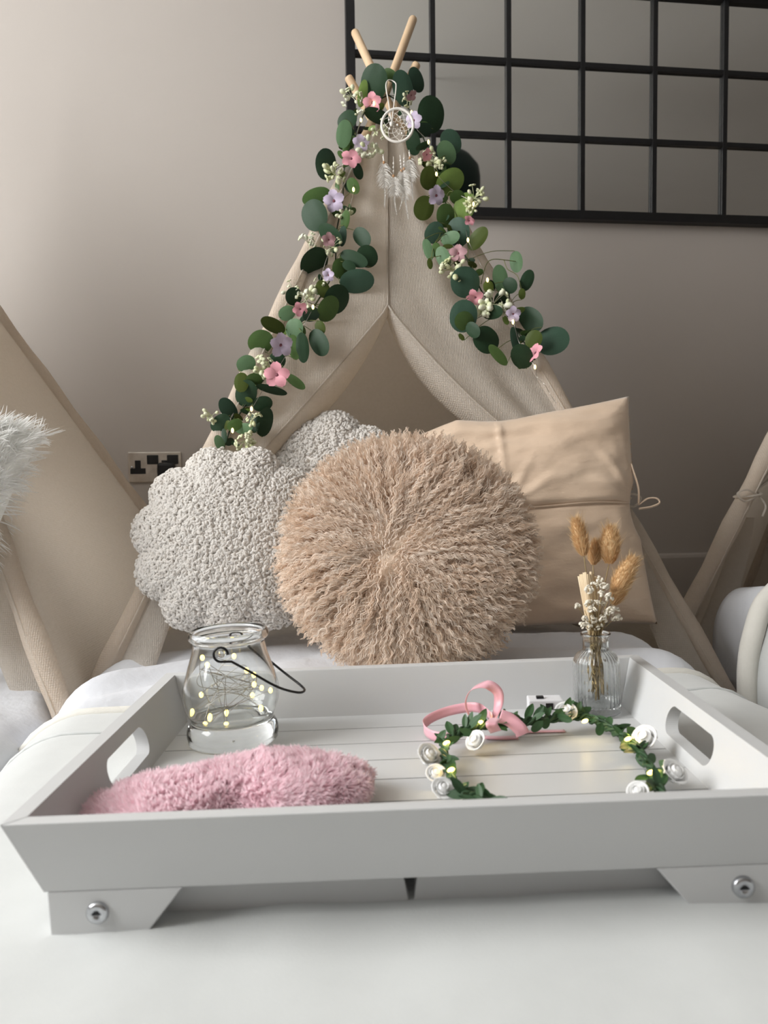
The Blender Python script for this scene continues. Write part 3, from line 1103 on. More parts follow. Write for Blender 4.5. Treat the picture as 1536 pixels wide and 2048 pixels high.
# round fur cushion ------------------------------------------------
def fur_cushion():
    c = at(815, 1112, 1.20)
    rad, T = 0.168, 0.085
    M = cushion_frame(c, R(12), R(0), 0)
    Mn = np.array(M)

    def w(p):
        return p @ Mn[:3, :3].T + Mn[:3, 3]
    t = thing('fur_cushion', 'round tan cushion of long curly sheepskin fur', 'cushion', Vector(c) - Vector((0, 0, rad + 0.02)))
    rf = lambda th: rad * (1.03 - 0.075 * np.sin(th) ** 2)
    th = np.linspace(0, 2 * np.pi, 64, endpoint=False)
    rh = np.sin(np.linspace(0.01, 1, 20) * np.pi / 2)
    TH, RH = np.meshgrid(th, rh, indexing='ij')
    mb = MB()
    for sg in (1, -1):
        x, y, z = inflate(TH, RH, rf, T)
        mb.grid(w(np.stack([x, y, z * sg], -1)), closed_u=True)
    mb.part('hide', M_furbase, t, weld=True)
    g = np.random.default_rng(5)
    nc, per, S = 3700, 6, 20
    cth = g.random(nc) * 2 * np.pi
    crho = np.clip(np.sqrt(g.random(nc)) ** 0.8, 0, 1)
    csg = np.where(g.random(nc) < 0.82, 1.0, -1.0)
    # off-centre whorl where the locks part
    ox, oy = -0.030, -0.010
    sth = np.repeat(cth, per) + g.normal(size=nc * per) * 0.030 / (0.2 + np.repeat(crho, per))
    srho = np.clip(np.repeat(crho, per) + g.normal(size=nc * per) * 0.022, 0.0, 1)
    ssg = np.repeat(csg, per)
    N = nc * per
    x, y, z = inflate(sth, srho, rf, T)
    p = np.stack([x, y, z * ssg], -1)
    e = 1e-3

    def P_(th_, rh_, sg_):
        a, b, c_ = inflate(th_, np.clip(rh_, 0, 1), rf, T)
        return np.stack([a, b, c_ * sg_], -1)
    pr = norm(P_(sth, srho, ssg) - P_(sth, srho - 2 * e, ssg))
    pt = np.stack([-np.sin(sth), np.cos(sth), 0 * sth], -1)
    nn = norm(np.cross(pr, pt))
    nn = np.where(nn[:, 2:3] * ssg[:, None] < 0, -nn, nn)
    edge = np.clip((srho - 0.93) / 0.07, 0, 1)[:, None]
    nn = norm(nn * (1 - 0.6 * edge) + np.stack([np.cos(sth), np.sin(sth), 0 * sth], -1) * edge)
    out = np.stack([x - ox, y - oy, 0 * x], -1)
    out = norm(out)
    jx = np.repeat(g.normal(size=(nc, 3)), per, 0)
    jx[:, 2] = 0
    sw = np.repeat(g.uniform(-0.5, 0.5, nc), per)[:, None]
    tang = np.stack([-out[:, 1], out[:, 0], 0 * x], -1)
    swl = (vnoise(x * 14 + 30, y * 14 + 30, 8) - 0.5)[:, None] * 1.6
    comb = norm(out + tang * swl + jx * (0.30 + 0.9 * np.exp(-(np.hypot(x - ox, y - oy) / 0.035) ** 2))[:, None] + tang * (0.35 + sw) * 0.5 + g.normal(size=(N, 3)) * 0.05 + np.array([0, -0.12, 0]))
    L = np.repeat(g.uniform(0.052, 0.078, nc), per) * g.uniform(0.8, 1.1, N)
    L = L * (1 - 0.45 * np.clip((srho - 0.7) / 0.3, 0, 1))
    s = np.linspace(0, 1, S)
    bend = 0.52 + 0.75 * s ** 0.7      # starts upright, lies over
    bend = np.clip(bend, 0, 0.93)
    bend_e = bend[None, :, None] * (1 - 0.55 * edge[:, None, :])
    d = norm(nn[:, None, :] * (1 - bend_e) + comb[:, None, :] * bend_e)
    P = p[:, None, :] + np.cumsum(np.concatenate([np.zeros((N, 1, 3)), d[:, 1:] * (L[:, None, None] / (S - 1))], 1), 1)
    # crimp: shared in a lock so that the lock waves together
    sidev = norm(np.cross(d, nn[:, None, :]) + 1e-6)
    ph = np.repeat(g.random(nc) * 6.28, per)[:, None] + g.normal(size=N)[:, None] * 0.22
    fr = np.repeat(g.uniform(24, 36, nc), per)[:, None]
    am = np.repeat(g.uniform(0.0013, 0.0027, nc), per)[:, None] * np.clip(s * 3, 0, 1)[None, :]
    wv = am * np.sin(ph + fr * s[None, :])
    wv2 = am * 0.6 * np.cos(ph + fr * s[None, :])
    upv = norm(np.cross(sidev, d))
    P = P + sidev * wv[..., None] + upv * wv2[..., None]
    # pull strands into their lock
    cen = P.reshape(nc, per, S, 3).mean(1, keepdims=True)
    cl = (0.25 + 0.60 * s)[None, None, :, None]
    P = (P.reshape(nc, per, S, 3) * (1 - cl) + cen * cl).reshape(N, S, 3)
    wid = np.interp(s, [0, 0.3, 0.8, 1], [0.0007, 0.00078, 0.0006, 0.0002])
    tint = np.clip(0.50 + 0 * s[None, :] + np.repeat(g.normal(size=nc) * 0.16, per)[:, None] + g.normal(size=N)[:, None] * 0.12, 0, 1)
    Pw = w(P.reshape(-1, 3)).reshape(N, S, 3)
    sd = norm(sidev @ Mn[:3, :3].T + 0.4 * g.normal(size=(N, 1, 3)))
    strands(Pw, wid, sd, 'fur', M_fur, t, tint)
    return t


fur_cushion()


# champagne satin cushion ------------------------------------------
def satin_cushion():
    d = 1.44
    c = at(1040, 1036, d)
    half = 0.212
    M = cushion_frame(c, R(13), R(-4), R(4))
    Mn = np.array(M)

    def w(p):
        return np.asarray(p) @ Mn[:3, :3].T + Mn[:3, 3]
    t = thing('satin_cushion', 'square champagne satin cushion with a tied envelope back', 'cushion', Vector(c) - Vector((0, 0, half)))
    n = 90
    u = np.linspace(-1, 1, n)
    U, V = np.meshgrid(u, u, indexing='ij')
    T = 0.062
    # concave sides and dog-eared corners
    def plan(U, V):
        bx = 1 - 0.055 * (1 - V ** 2) * np.abs(U) ** 3
        by = 1 - 0.055 * (1 - U ** 2) * np.abs(V) ** 3
        X = half * 1.07 * U * bx
        Y = half * V * by
        # the top left ear flops forward and the top sags
        ear = np.clip((-U - 0.45) / 0.55, 0, 1) * np.clip((V - 0.5) / 0.5, 0, 1)
        Y = Y - 0.055 * ear - 0.012 * np.exp(-((U + 0.1) / 0.35) ** 2) * np.clip((V - 0.2) / 0.8, 0, 1) ** 2
        ear2 = np.clip((U - 0.5) / 0.5, 0, 1) * np.clip((V - 0.4) / 0.6, 0, 1)
        Y = Y + 0.006 * ear2
        X = X - 0.012 * np.clip(1 - ((V + 0.02) / 0.25) ** 2, 0, 1) * np.clip((U - 0.6) / 0.4, 0, 1)
        return X, Y

    def hgt(U, V):
        h = T * ((1 - np.abs(U) ** 2.6) * (1 - np.abs(V) ** 2.6)) ** 0.45
        return h
    SEAM = 0.045                       # height of the envelope edge
    X, Y = plan(U, V)
    Z = hgt(U, V)
    cre = 0.006 * np.exp(-((U + 0.12) / 0.025) ** 2) * np.clip(V - SEAM, 0, 1)
    pull = 0.0
    for ang, am in ((0.6, 0.004), (1.1, 0.0035), (1.9, 0.004), (2.5, 0.004), (0.15, 0.003)):
        dd = (U + 0.12) * math.sin(ang) - (V - SEAM) * math.cos(ang)
        rr = np.hypot(U + 0.12, V - SEAM)
        pull = pull + am * np.exp(-(dd / 0.035) ** 2) * np.exp(-((rr - 0.25) / 0.22) ** 2) * (V > SEAM)
    for ang, am in ((2.2, 0.006), (2.65, 0.005), (1.75, 0.005)):
        dd = (U - 1) * math.sin(ang) - (V - SEAM) * math.cos(ang)
        rr = np.hypot(U - 1, V - SEAM)
        pull = pull + am * np.exp(-(dd / 0.04) ** 2) * np.exp(-((rr - 0.25) / 0.3) ** 2)
    wr = (vnoise(U * 3 + 20, V * 7 + 20, 4) - 0.5) * 0.012 + (vnoise(U * 6 + 20, V * 14 + 20, 6) - 0.5) * 0.005
    damp = np.clip((1 - np.maximum(np.abs(U), np.abs(V))) * 5, 0, 1)
    step = 0.005 / (1 + np.exp(-(V - SEAM) * 140))
    groove = -0.007 * np.exp(-((V - SEAM) / 0.022) ** 2)
    Zf = Z + (wr + cre + pull + step + groove) * damp
    mb = MB()
    mb.grid(w(np.stack([X, Y, Zf], -1)))
    mb.grid(w(np.stack([X, Y, -Z], -1)))
    mb.part('cushion_cover', M_satin, t, weld=True)
    # flap edge of the envelope closure
    pts = []
    for uu in np.linspace(-0.97, 0.97, 60):
        x_, y_ = plan(np.array(uu), np.array(SEAM - 0.004 * math.sin(uu * 9)))
        z_ = float(hgt(np.array(uu), np.array(SEAM))) * 1.0
        pts.append(tuple(w([float(x_), float(y_), z_ + 0.0005])))
    MB().tube(pts, 0.0013, 6).part('envelope_edge', M_satin, t)
    # little bows that close it
    x_, y_ = plan(np.array(-0.12), np.array(SEAM))
    kz = float(hgt(np.array(-0.12), np.array(SEAM))) + 0.004
    k = w([float(x_), float(y_), kz])
    bow = MB()
    Rm = M.to_3x3()
    kx, ky, kz_ = Rm.col[0], Rm.col[1], Rm.col[2]
    k = Vector(k)
    for a in ((0.024, 0.018), (-0.022, 0.016), (0.030, -0.006), (-0.026, -0.012)):
        if a[1] > 0:
            bow.tube(sm_curve([k, k + kx * a[0] + ky * a[1] + kz_ * 0.008, k + kx * a[0] * 1.1 + ky * (a[1] - 0.012) + kz_ * 0.006, k], 6), 0.0036, 6, flat=0.4)
        else:
            bow.tube(sm_curve([k, k + kx * a[0] * 0.6 + ky * a[1] + kz_ * 0.004, k + kx * a[0] + ky * a[1] * 2 + kz_ * 0.001], 6), 0.0034, 6, flat=0.4)
    bow.part('tie_bow', M_satin, t)
    # ribbon hanging along the right edge, and its loop
    e = Vector(w([half * 1.02, half * 0.03, 0.012]))
    rb = MB()
    rb.tube(sm_curve([e, e + kx * 0.0 + ky * 0.03 + kz_ * 0.012, e + kx * -0.008 + ky * 0.075 + kz_ * 0.012], 6), 0.0034, 6, flat=0.5)
    rb.tube(sm_curve([e, e + kx * 0.018 + ky * 0.010, e + kx * 0.034 + ky * 0.009, e + kx * 0.038 + ky * 0.0, e + kx * 0.022 + ky * -0.006, e + kx * 0.0 + ky * -0.008], 6), 0.0034, 6, flat=0.5)
    rb.part('side_ribbon', M_satin, t)
    sq = MB()
    g = random.Random(3)
    for i in range(34):
        v = g.uniform(-0.05, 0.95) if i < 22 else 0.995
        u_ = 0.995 if i < 22 else g.uniform(-0.3, 0.95)
        x_, y_ = plan(np.array(u_), np.array(v))
        sq.ell(w([float(x_) + (0.001 if i < 22 else 0), float(y_) + (0 if i < 22 else 0.001), -0.003]), 0.0022, 0.0022, 0.0014, segs=6, rings=4)
    sq.part('sequin_edge', M_gold, t, kind='stuff')


satin_cushion()


# white plush cushion at the left ----------------------------------
def plush_cushion():
    c = at(-205, 990, 1.20)
    half = 0.165
    M = cushion_frame(c, R(10), R(18), R(-20))
    Mn = np.array(M)

    def w(p):
        return np.asarray(p) @ Mn[:3, :3].T + Mn[:3, 3]
    t = thing('plush_cushion', 'white shaggy plush cushion in the tent beside the wall socket', 'cushion', Vector(c) - Vector((0, 0, half)))
    n = 26
    u = np.linspace(-1, 1, n)
    U, V = np.meshgrid(u, u, indexing='ij')
    T = 0.075
    h = lambda U, V: T * ((1 - np.abs(U) ** 3) * (1 - np.abs(V) ** 3) + 1e-9) ** 0.5
    pl = lambda U, V: (half * U * (1 - 0.08 * (1 - V ** 2) * U * U), half * V * (1 - 0.08 * (1 - U ** 2) * V * V))
    mb = MB()
    X, Y = pl(U, V)
    for sg in (1, -1):
        mb.grid(w(np.stack([X, Y, sg * h(U, V)], -1)))
    mb.part('cushion_body', M_whitefur, t, weld=True)
    g = np.random.default_rng(8)
    nc, per, S = 2200, 6, 5
    N = nc * per
    U = np.repeat(g.uniform(-1, 1, nc), per) + g.normal(size=N) * 0.02
    V = np.repeat(g.uniform(-1, 1, nc), per) + g.normal(size=N) * 0.02
    U, V = np.clip(U, -1, 1), np.clip(V, -1, 1)
    sg = np.repeat(np.where(g.random(nc) < 0.7, 1.0, -1.0), per)
    X, Y = pl(U, V)
    p = np.stack([X, Y, sg * h(U, V)], -1)
    k = np.maximum(np.abs(U), np.abs(V)) ** 4
    rad_ = np.stack([U, V, 0 * U], -1)
    nn = norm(np.stack([0.25 * U, 0.25 * V, sg * (1 - 0.8 * k)], -1) + rad_ * k[:, None])
    jit = np.repeat(g.normal(size=(nc, 3)), per, 0) * 0.45
    d1 = norm(nn + jit * 0.6 + g.normal(size=(N, 3)) * 0.10)
    d2 = norm(d1 + 0.8 * jit + Mn[:3, :3].T @ np.array([0, 0, -0.35]))
    L = g.uniform(0.026, 0.042, N)
    s = np.linspace(0, 1, S)
    P = p[:, None, :] + L[:, None, None] * (s[None, :, None] * d1[:, None, :] * (1 - 0.4 * s[None, :, None]) + (s ** 2)[None, :, None] * 0.4 * d2[:, None, :])
    wid = np.array([0.0010, 0.0010, 0.0009, 0.0007, 0.0002])
    sd = norm(np.cross(d1, g.normal(size=(N, 3))))
    tint = np.clip(0.55 + 0 * s[None, :] + g.normal(size=N)[:, None] * 0.18, 0, 1)
    strands(w(P.reshape(-1, 3)).reshape(N, S, 3), wid, sd @ Mn[:3, :3].T, 'fur', M_whitefur, t, tint)


plush_cushion()


# ================================================================== bed tray
T_WF, T_YF, T_YB, T_H, T_K, T_TH, T_B = 0.25, -0.1536, 0.1885, 0.0513, 0.32, 0.0125, 0.0055


def build_tray():
    t = thing('bed_tray', 'white wooden bed tray with slanted sides, cut-out handles and plank base', 'tray', matrix=TM)
    LID = Matrix.Identity(4)

    def lp(mb, name, material, **kw):
        for i, v in enumerate(mb.v):
            Mn = np.array(TM)
            mb.v[i] = v @ Mn[:3, :3].T + Mn[:3, 3]
        return mb.part(name, material, t, **kw)

    def inn(z):
        return (-(T_WF + T_K * z), T_WF + T_K * z, T_YF - T_K * z, T_YB + T_K * z)

    def corners(z, off):
        a, b, c, d = inn(z)
        return {'FL': Vector((a - off, c - off, z)), 'FR': Vector((b + off, c - off, z)), 'RL': Vector((a - off, d + off, z)), 'RR': Vector((b + off, d + off, z))}
    ib, it, ob, ot = corners(-T_B, 0), corners(T_H, 0), corners(-T_B, T_TH), corners(T_H, T_TH)
    for nm, A, B in (('front_wall', 'FL', 'FR'), ('rear_wall', 'RR', 'RL')):
        V = [ib[A], ib[B], it[B], it[A], ob[A], ob[B], ot[B], ot[A]]
        mb = MB().add([tuple(p) for p in V], [(0, 1, 2, 3), (5, 4, 7, 6), (4, 5, 1, 0), (3, 2, 6, 7), (0, 3, 7, 4), (1, 5, 6, 2)])
        lp(mb, nm, M_tray, smooth=False, bevel=0.0012)
    # side walls with a stadium handle hole
    hy0, hy1, hz0, hz1 = HANDLE
    for sg, A, B in ((-1, 'FL', 'RL'), (1, 'RR', 'FR')):
        zc, yc = (hz0 + hz1) / 2, (hy0 + hy1) / 2
        hr = (hz1 - hz0) / 2 * 0.98
        hole = []
        for k in range(40):
            a = 2 * math.pi * k / 40
            cx_ = (hy1 - hy0) / 2 - hr
            ca, sa = math.cos(a), math.sin(a)
            yy = (cx_ if ca > 1e-9 else (-cx_ if ca < -1e-9 else 0)) + hr * ca
            hole.append((yc + yy, zc + (hz1 - hz0) / 2 * sa))

        def outline(off):
            q = corners(-T_B, off)
            w_ = corners(T_H, off)
            return [(q['FL'].y, -T_B), (q['RL'].y, -T_B), (w_['RL'].y, T_H), (w_['FL'].y, T_H)]

        def project(p, poly):
            dx, dz = p[0] - yc, p[1] - zc
            best = None
            for i in range(4):
                a, b = poly[i], poly[(i + 1) % 4]
                ex, ez = b[0] - a[0], b[1] - a[1]
                det = dx * (-ez) + dz * ex
                if abs(det) < 1e-12:
                    continue
                s = ((a[0] - yc) * (-ez) + (a[1] - zc) * ex) / det
                u = (dx * (a[1] - zc) - dz * (a[0] - yc)) / det
                if s > 0 and -1e-6 <= u <= 1 + 1e-6:
                    if best is None or s < best:
                        best = s
            return (yc + dx * best, zc + dz * best)
        mb = MB()
        loops = []
        for off in (0, T_TH):
            poly = outline(off)
            angs = [(math.atan2(h[1] - zc, h[0] - yc), h) for h in hole]
            out = [(a, project(h, poly)) for a, h in angs]
            cor = [(math.atan2(c[1] - zc, c[0] - yc), c) for c in poly]
            # snap nearest sample to each corner
            used = set()
            outp = [o[1] for o in out]
            for ca, c in cor:
                k = min((i for i in range(40) if i not in used), key=lambda i: abs(math.atan2(math.sin(out[i][0] - ca), math.cos(out[i][0] - ca))))
                used.add(k)
                outp[k] = c
            X = lambda z: sg * (T_WF + T_K * z + off)
            loops.append(([(X(p[1]), p[0], p[1]) for p in hole], [(X(p[1]), p[0], p[1]) for p in outp]))
        (h0, o0), (h1, o1) = loops
        V = h0 + o0 + h1 + o1
        q = []
        for k in range(40):
            k2 = (k + 1) % 40
            q += [(k, k2, 40 + k2, 40 + k), (80 + k2, 80 + k, 120 + k, 120 + k2), (k2, k, 80 + k, 80 + k2), (40 + k, 40 + k2, 120 + k2, 120 + k)]
        mb.add(V, q)
        lp(mb, 'side_wall', M_tray, smooth=False)
    # base panel and planks
    lp(MB().box((-T_WF, T_YF, -0.0056), (T_WF, T_YB, -0.0047)), 'base_panel', M_tray, smooth=False)
    ys = [T_YB + 0.001] + [0.1426 - 0.048 * i for i in range(7)] + [T_YF - 0.001]
    for i in range(8):
        y1, y0 = ys[i] - (0.0009 if i else 0), ys[i + 1] + 0.0009
        if y1 - y0 < 0.004:
            continue
        lp(MB().box((-T_WF, y0, -0.0046), (T_WF, y1, 0.0)), 'plank', M_tray, smooth=False)
    # feet brackets with bolts
    for sx in (-1, 1):
        for yy, sgn in ((T_YF - T_TH + 0.0015, -1), (T_YB + T_TH - 0.0135, 1)):
            w0 = T_WF + T_TH - T_K * T_B - 0.002
            pts = [(-w0, -T_B), (-w0 + 0.001, TRAY_FOOT), (-w0 + 0.061, TRAY_FOOT), (-w0 + 0.094, -T_B)]
            if sx > 0:
                pts = [(-a, b) for a, b in pts][::-1]
            mb = MB().prism([(a, yy, b) for a, b in pts], (0, 0.012, 0))
            lp(mb, 'foot_bracket', M_tray, smooth=False, bevel=0.001)
            bx_ = sx * (w0 - 0.0345)
            yb_ = yy if sgn < 0 else yy + 0.012
            prof = [(0.0003, 0.0030), (0.0024, 0.0030), (0.0028, 0.0036), (0.0058, 0.0036), (0.0074, 0.0024), (0.0078, 0.0004), (0.0078, -0.001), (0.0003, -0.001)]
            fr = Matrix.Translation((bx_, yb_, -0.0205)) @ Matrix.Rotation(R(90 if sgn < 0 else -90), 4, 'X')
            o = lp(MB().lathe(prof, 24, fr), 'bolt', M_steel)
            lp(MB().box((-0.0032, -0.0006, 0.0031), (0.0032, 0.0006, 0.0037), fr), 'bolt_slot', M_plastic, smooth=False).parent = t
    # legs folded flat under the tray, their slanted ends meet in the middle
    for yy in (T_YF + 0.012, T_YB - 0.024):
        for sx in (-1, 1):
            gapx = -0.006
            pts = [(sx * 0.205 + 0, -0.0125), (sx * 0.205, -0.0425), (gapx + sx * 0.0006, -0.0425), (gapx + sx * 0.0056, -0.0125)]
            if sx > 0:
                pts = pts[::-1]
            mb = MB().prism([(a, yy, b) for a, b in pts], (0, 0.014, 0))
            lp(mb, 'folded_leg', M_tray, smooth=False, bevel=0.0008)
    for sx in (-1, 1):
        lp(MB().box((sx * 0.10 - 0.02, T_YF + 0.026, -0.030), (sx * 0.10 + 0.02, T_YB - 0.024, -0.018)), 'leg_crossbar', M_tray, smooth=False)


def plane_hit_side(px, py, sg):
    """tray coordinates of a pixel on the inner side wall"""
    n = TM.to_3x3() @ Vector((1, 0, -sg * T_K)).normalized()
    p = at_plane(px, py, TM @ Vector((sg * T_WF, 0, 0)), n)
    return TI @ p


hr = [plane_hit_side(*q, 1) for q in ((1325, 1445), (1338, 1410), (1417, 1471), (1403, 1519))]
hl = [plane_hit_side(*q, -1) for q in ((213, 1527), (232, 1568), (282, 1451), (299, 1490))]
for nm, h in (('right', hr), ('left', hl)):
    print('handle', nm, [tuple(round(c, 4) for c in p) for p in h])
HANDLE = (-0.039, 0.066, 0.0115, 0.0385)
build_tray()


# ================================================================== glass lantern jar with fairy lights
def build_jar():
    base = tp(467, 1478, 0.0006)
    d = depth(base)
    k = d / FPX
    M = TM.to_3x3().to_4x4()
    M.translation = base
    H = 0.118
    t = thing('lantern_jar', 'bulbous clear glass lantern jar with a black wire handle', 'jar', matrix=M)
    sc = k * 0.97
    ro = [(0.001, 0.0), (82 * sc, 0.0), (91 * sc, 0.004), (93 * sc, 0.011), (90 * sc, 0.018), (84 * sc, 0.0235), (87 * sc, 0.029), (94 * sc, 0.038), (98 * sc, 0.048), (97 * sc, 0.058), (91 * sc, 0.070), (83 * sc, 0.083), (76 * sc, 0.095), (73 * sc, 0.104), (74 * sc, 0.107), (80 * sc, 0.1095), (81.5 * sc, 0.1135), (79 * sc, 0.117), (75 * sc, 0.118)]
    wt = 0.0028
    ri = [(r_ - wt, z) for r_, z in ro[::-1] if z > 0.030 and z < 0.108]
    ri = [(70 * sc, 0.1165), (69 * sc, 0.112)] + ri + [(80 * sc, 0.026), (60 * sc, 0.0205), (0.001, 0.019)]

    def smooth_prof(p):
        return [(v.x, v.y) for v in sm_curve([Vector((a, b, 0)) for a, b in p], 3)]
    MB().lathe(smooth_prof(ro) + smooth_prof(ri), 56, M).part('glass_body', M_glass, t, weld=True)
    # handle: ears at the front and back of the neck, bail swung to the right
    zz, rn = 0.1005, 77 * sc
    W = lambda x, y, z: M @ Vector((x, y, z))
    bail = MB()
    lf = []
    for sgn in (-1, 1):
        for a in np.linspace(-0.4, 4.9, 16):
            pass
    rl = 13.5 * k
    def loop(yy):
        return [W(rl * math.cos(a), yy, zz + rl * math.sin(a)) for a in np.linspace(0.0, 4.55, 20)]
    front, back = loop(-rn - 0.002), loop(rn + 0.002)
    arc = [W(20 * k, -rn - 0.0025, zz - rl * 1.02), W(52 * k, -rn * 0.96, zz - 36 * k), W(100 * k, -rn * 0.72, zz - 72 * k), W(135 * k, -rn * 0.36, zz - 92 * k), W(146 * k, 0, zz - 96 * k),
           W(135 * k, rn * 0.36, zz - 92 * k), W(100 * k, rn * 0.72, zz - 72 * k), W(52 * k, rn * 0.96, zz - 36 * k), W(20 * k, rn + 0.0025, zz - rl * 1.02)]
    pts = front + sm_curve(arc, 7) + back[::-1]
    bail.tube(pts, 0.0013, 8)
    bail.part('wire_handle', M_black, t)
    for sgn in (-1, 1):
        o = MB().ell(W(0, sgn * (rn - 0.003), zz), 0.0042, 0.0045, 0.0042, segs=12, rings=8).part('glass_knob', M_glass, t)
    # lights
    f = thing('fairy_light_string', 'warm fairy lights on silver wire curled inside the lantern jar', 'string lights', W(0, 0, 0.021))
    g = random.Random(4)
    leds = [(405, 1315), (415, 1330), (468, 1312), (493, 1341), (507, 1350), (508, 1369), (524, 1376), (542, 1381), (505, 1391), (521, 1415), (402, 1390), (384, 1423), (420, 1432), (453, 1456), (412, 1462), (455, 1470)]
    pp = []
    for (x, y) in leds:
        p = TI @ at(x, y, d + g.uniform(-0.025, 0.02))
        b = TI @ base
        q = p - b
        z = min(max(q.z, 0.024), 0.098)
        rmax = np.interp(z, [0.02, 0.03, 0.048, 0.06, 0.083, 0.1], [70 * sc, 80 * sc, 88 * sc, 86 * sc, 72 * sc, 60 * sc])
        rr = math.hypot(q.x, q.y)
        if rr > rmax:
            q.x *= rmax / rr
            q.y *= rmax / rr
        pp.append(M @ Vector((q.x, q.y, z)))
    wire = MB()
    order = list(range(len(pp)))
    g.shuffle(order)
    path = []
    for i in order:
        path.append(pp[i])
        path.append(W(g.uniform(-0.028, 0.028), g.uniform(-0.028, 0.028), g.uniform(0.030, 0.085)))
    wire.tube(sm_curve(path, 10), 0.00032, 5)
    wire.part('wire', M_wire, f)
    c2 = MB()
    hub = W(-0.012, 0, 0.066)
    for i in range(7):
        c2.tube(sm_curve([hub + Vector((g.uniform(-1, 1), g.uniform(-1, 1), g.uniform(-1, 1))) * 0.003, W(g.uniform(-0.03, 0.03), g.uniform(-0.02, 0.02), g.uniform(0.05, 0.08)), W(g.uniform(0.01, 0.036), g.uniform(-0.02, 0.02), g.uniform(0.04, 0.07))], 8), 0.0003, 5)
    c2.part('wire_bundle', M_wire, f)
    for p in pp:
        MB().ell(p, 0.0024, 0.0024, 0.0032, segs=8, rings=6).part('led_bulb', M_ledtray, f)


build_jar()


# ================================================================== pink plush sleep mask
def build_mask():
    def tw(x, y, z):
        return TM @ Vector((x, y, z))
    # outline in tray coordinates: long axis from near left to far right
    a, b = TI @ tp(170, 1640, 0.012), TI @ tp(742, 1545, 0.02)
    cx_, cy_ = (a.x + b.x) / 2, (a.y + b.y) / 2 - 0.006
    ax = Vector((b.x - a.x, b.y - a.y, 0))
    L = ax.length / 2 * 1.0
    ax.normalize()
    ay = Vector((-ax.y, ax.x, 0))
    nu, nv = 70, 30
    t = thing('sleep_mask', 'fluffy pink plush sleep mask lying in the tray', 'sleep mask', tw(cx_, cy_, 0.001))

    def top(u):      # far edge
        return 0.048 * np.sqrt(np.maximum(0, 1 - np.abs(u) ** 2.6)) * (1 + 0.10 * u)

    def bot(u):      # near edge with the nose notch
        return -0.050 * np.sqrt(np.maximum(0, 1 - np.abs(u) ** 2.8)) + 0.026 * np.exp(-(u / 0.20) ** 2)

    def surf(u, v, sg):
        t_, b_ = top(u), bot(u)
        y = b_ + (t_ - b_) * v
        e = 4 * v * (1 - v)
        hmax = 0.013 * np.maximum(0, 1 - np.abs(u) ** 4) ** 0.5
        arch = 0.009 * np.exp(-((u - 0.35) / 0.45) ** 2) + 0.003 * np.exp(-((u + 0.55) / 0.3) ** 2) + 0.002
        z = arch + 0.004 + sg * hmax * np.maximum(e, 0) ** 0.5 + 0.010 + 0.010 * (v - 0.5) * np.exp(-(u / 0.8) ** 2)
        x = L * u
        P = np.stack([cx_ + ax.x * x + ay.x * y, cy_ + ax.y * x + ay.y * y, np.maximum(z, 0.0015)], -1)
        return P
    Mn = np.array(TM)
    w = lambda p: p @ Mn[:3, :3].T + Mn[:3, 3]
    U, V = np.meshgrid(np.sin(np.linspace(-1, 1, nu) * math.pi / 2) * 0.999, np.linspace(0, 1, nv), indexing='ij')
    mb = MB()
    for sg in (1, -1):
        mb.grid(w(surf(U, V, sg)))
    mb.part('padding', M_pinkbase, t, weld=True)
    g = np.random.default_rng(9)
    nc, per, S = 6500, 5, 4
    N = nc * per
    u = np.clip(np.repeat(g.uniform(-1, 1, nc), per) + g.normal(size=N) * 0.006, -0.998, 0.998)
    v = np.clip(np.repeat(0.5 - 0.5 * np.cos(np.pi * g.random(nc)), per) + g.normal(size=N) * 0.012, 0.0, 1.0)
    sg = np.repeat(np.where(g.random(nc) < 0.8, 1.0, -1.0), per)
    e = 1e-3
    p = surf(u, v, sg)
    du = surf(np.clip(u + e, -1, 1), v, sg) - surf(np.clip(u - e, -1, 1), v, sg)
    vv = np.clip(v, 0.01, 0.99)
    dv = surf(u, vv + e, sg) - surf(u, vv - e, sg)
    nn = norm(np.cross(norm(du), norm(dv)))
    nn = np.where(nn[:, 2:3] * sg[:, None] < 0, -nn, nn)
    k = (np.abs(v - 0.5) * 2) ** 5
    outd = np.stack([ay.x * np.sign(v - 0.5), ay.y * np.sign(v - 0.5), 0 * v], -1)
    ku = np.abs(u) ** 8
    oute = np.stack([ax.x * np.sign(u), ax.y * np.sign(u), 0 * u], -1)
    nn = norm(nn * (1 - 0.7 * k[:, None]) + outd * k[:, None] + oute * ku[:, None])
    cj = np.repeat(g.normal(size=(nc, 3)), per, 0)
    flow = np.stack([vnoise(u * 6 + 20, v * 3 + 20, 3) - 0.5, vnoise(u * 6 + 40, v * 3 + 20, 5) - 0.5, 0 * u - 0.1], -1) * 2.2
    d1 = norm(nn + 0.14 * cj + g.normal(size=(N, 3)) * 0.10)
    d2 = norm(nn * 0.5 + flow + 0.2 * cj)
    Ln = g.uniform(0.0055, 0.0085, N)
    s = np.linspace(0, 1, S)
    P = p[:, None, :] + Ln[:, None, None] * (s[None, :, None] * d1[:, None, :] * 0.6 + (s ** 1.6)[None, :, None] * 0.6 * d2[:, None, :])
    P[..., 2] = np.maximum(P[..., 2], 0.0012)
    tint = np.clip(0.62 + 0 * s[None, :] + np.repeat(g.normal(size=nc) * 0.12, per)[:, None], 0, 1)
    sd = norm(np.cross(d1, g.normal(size=(N, 3))))
    strands(w(P.reshape(-1, 3)).reshape(N, S, 3), np.array([0.0006, 0.0006, 0.0005, 0.00015]), sd @ Mn[:3, :3].T, 'plush_pile', M_pinkfur, t, tint)


build_mask()


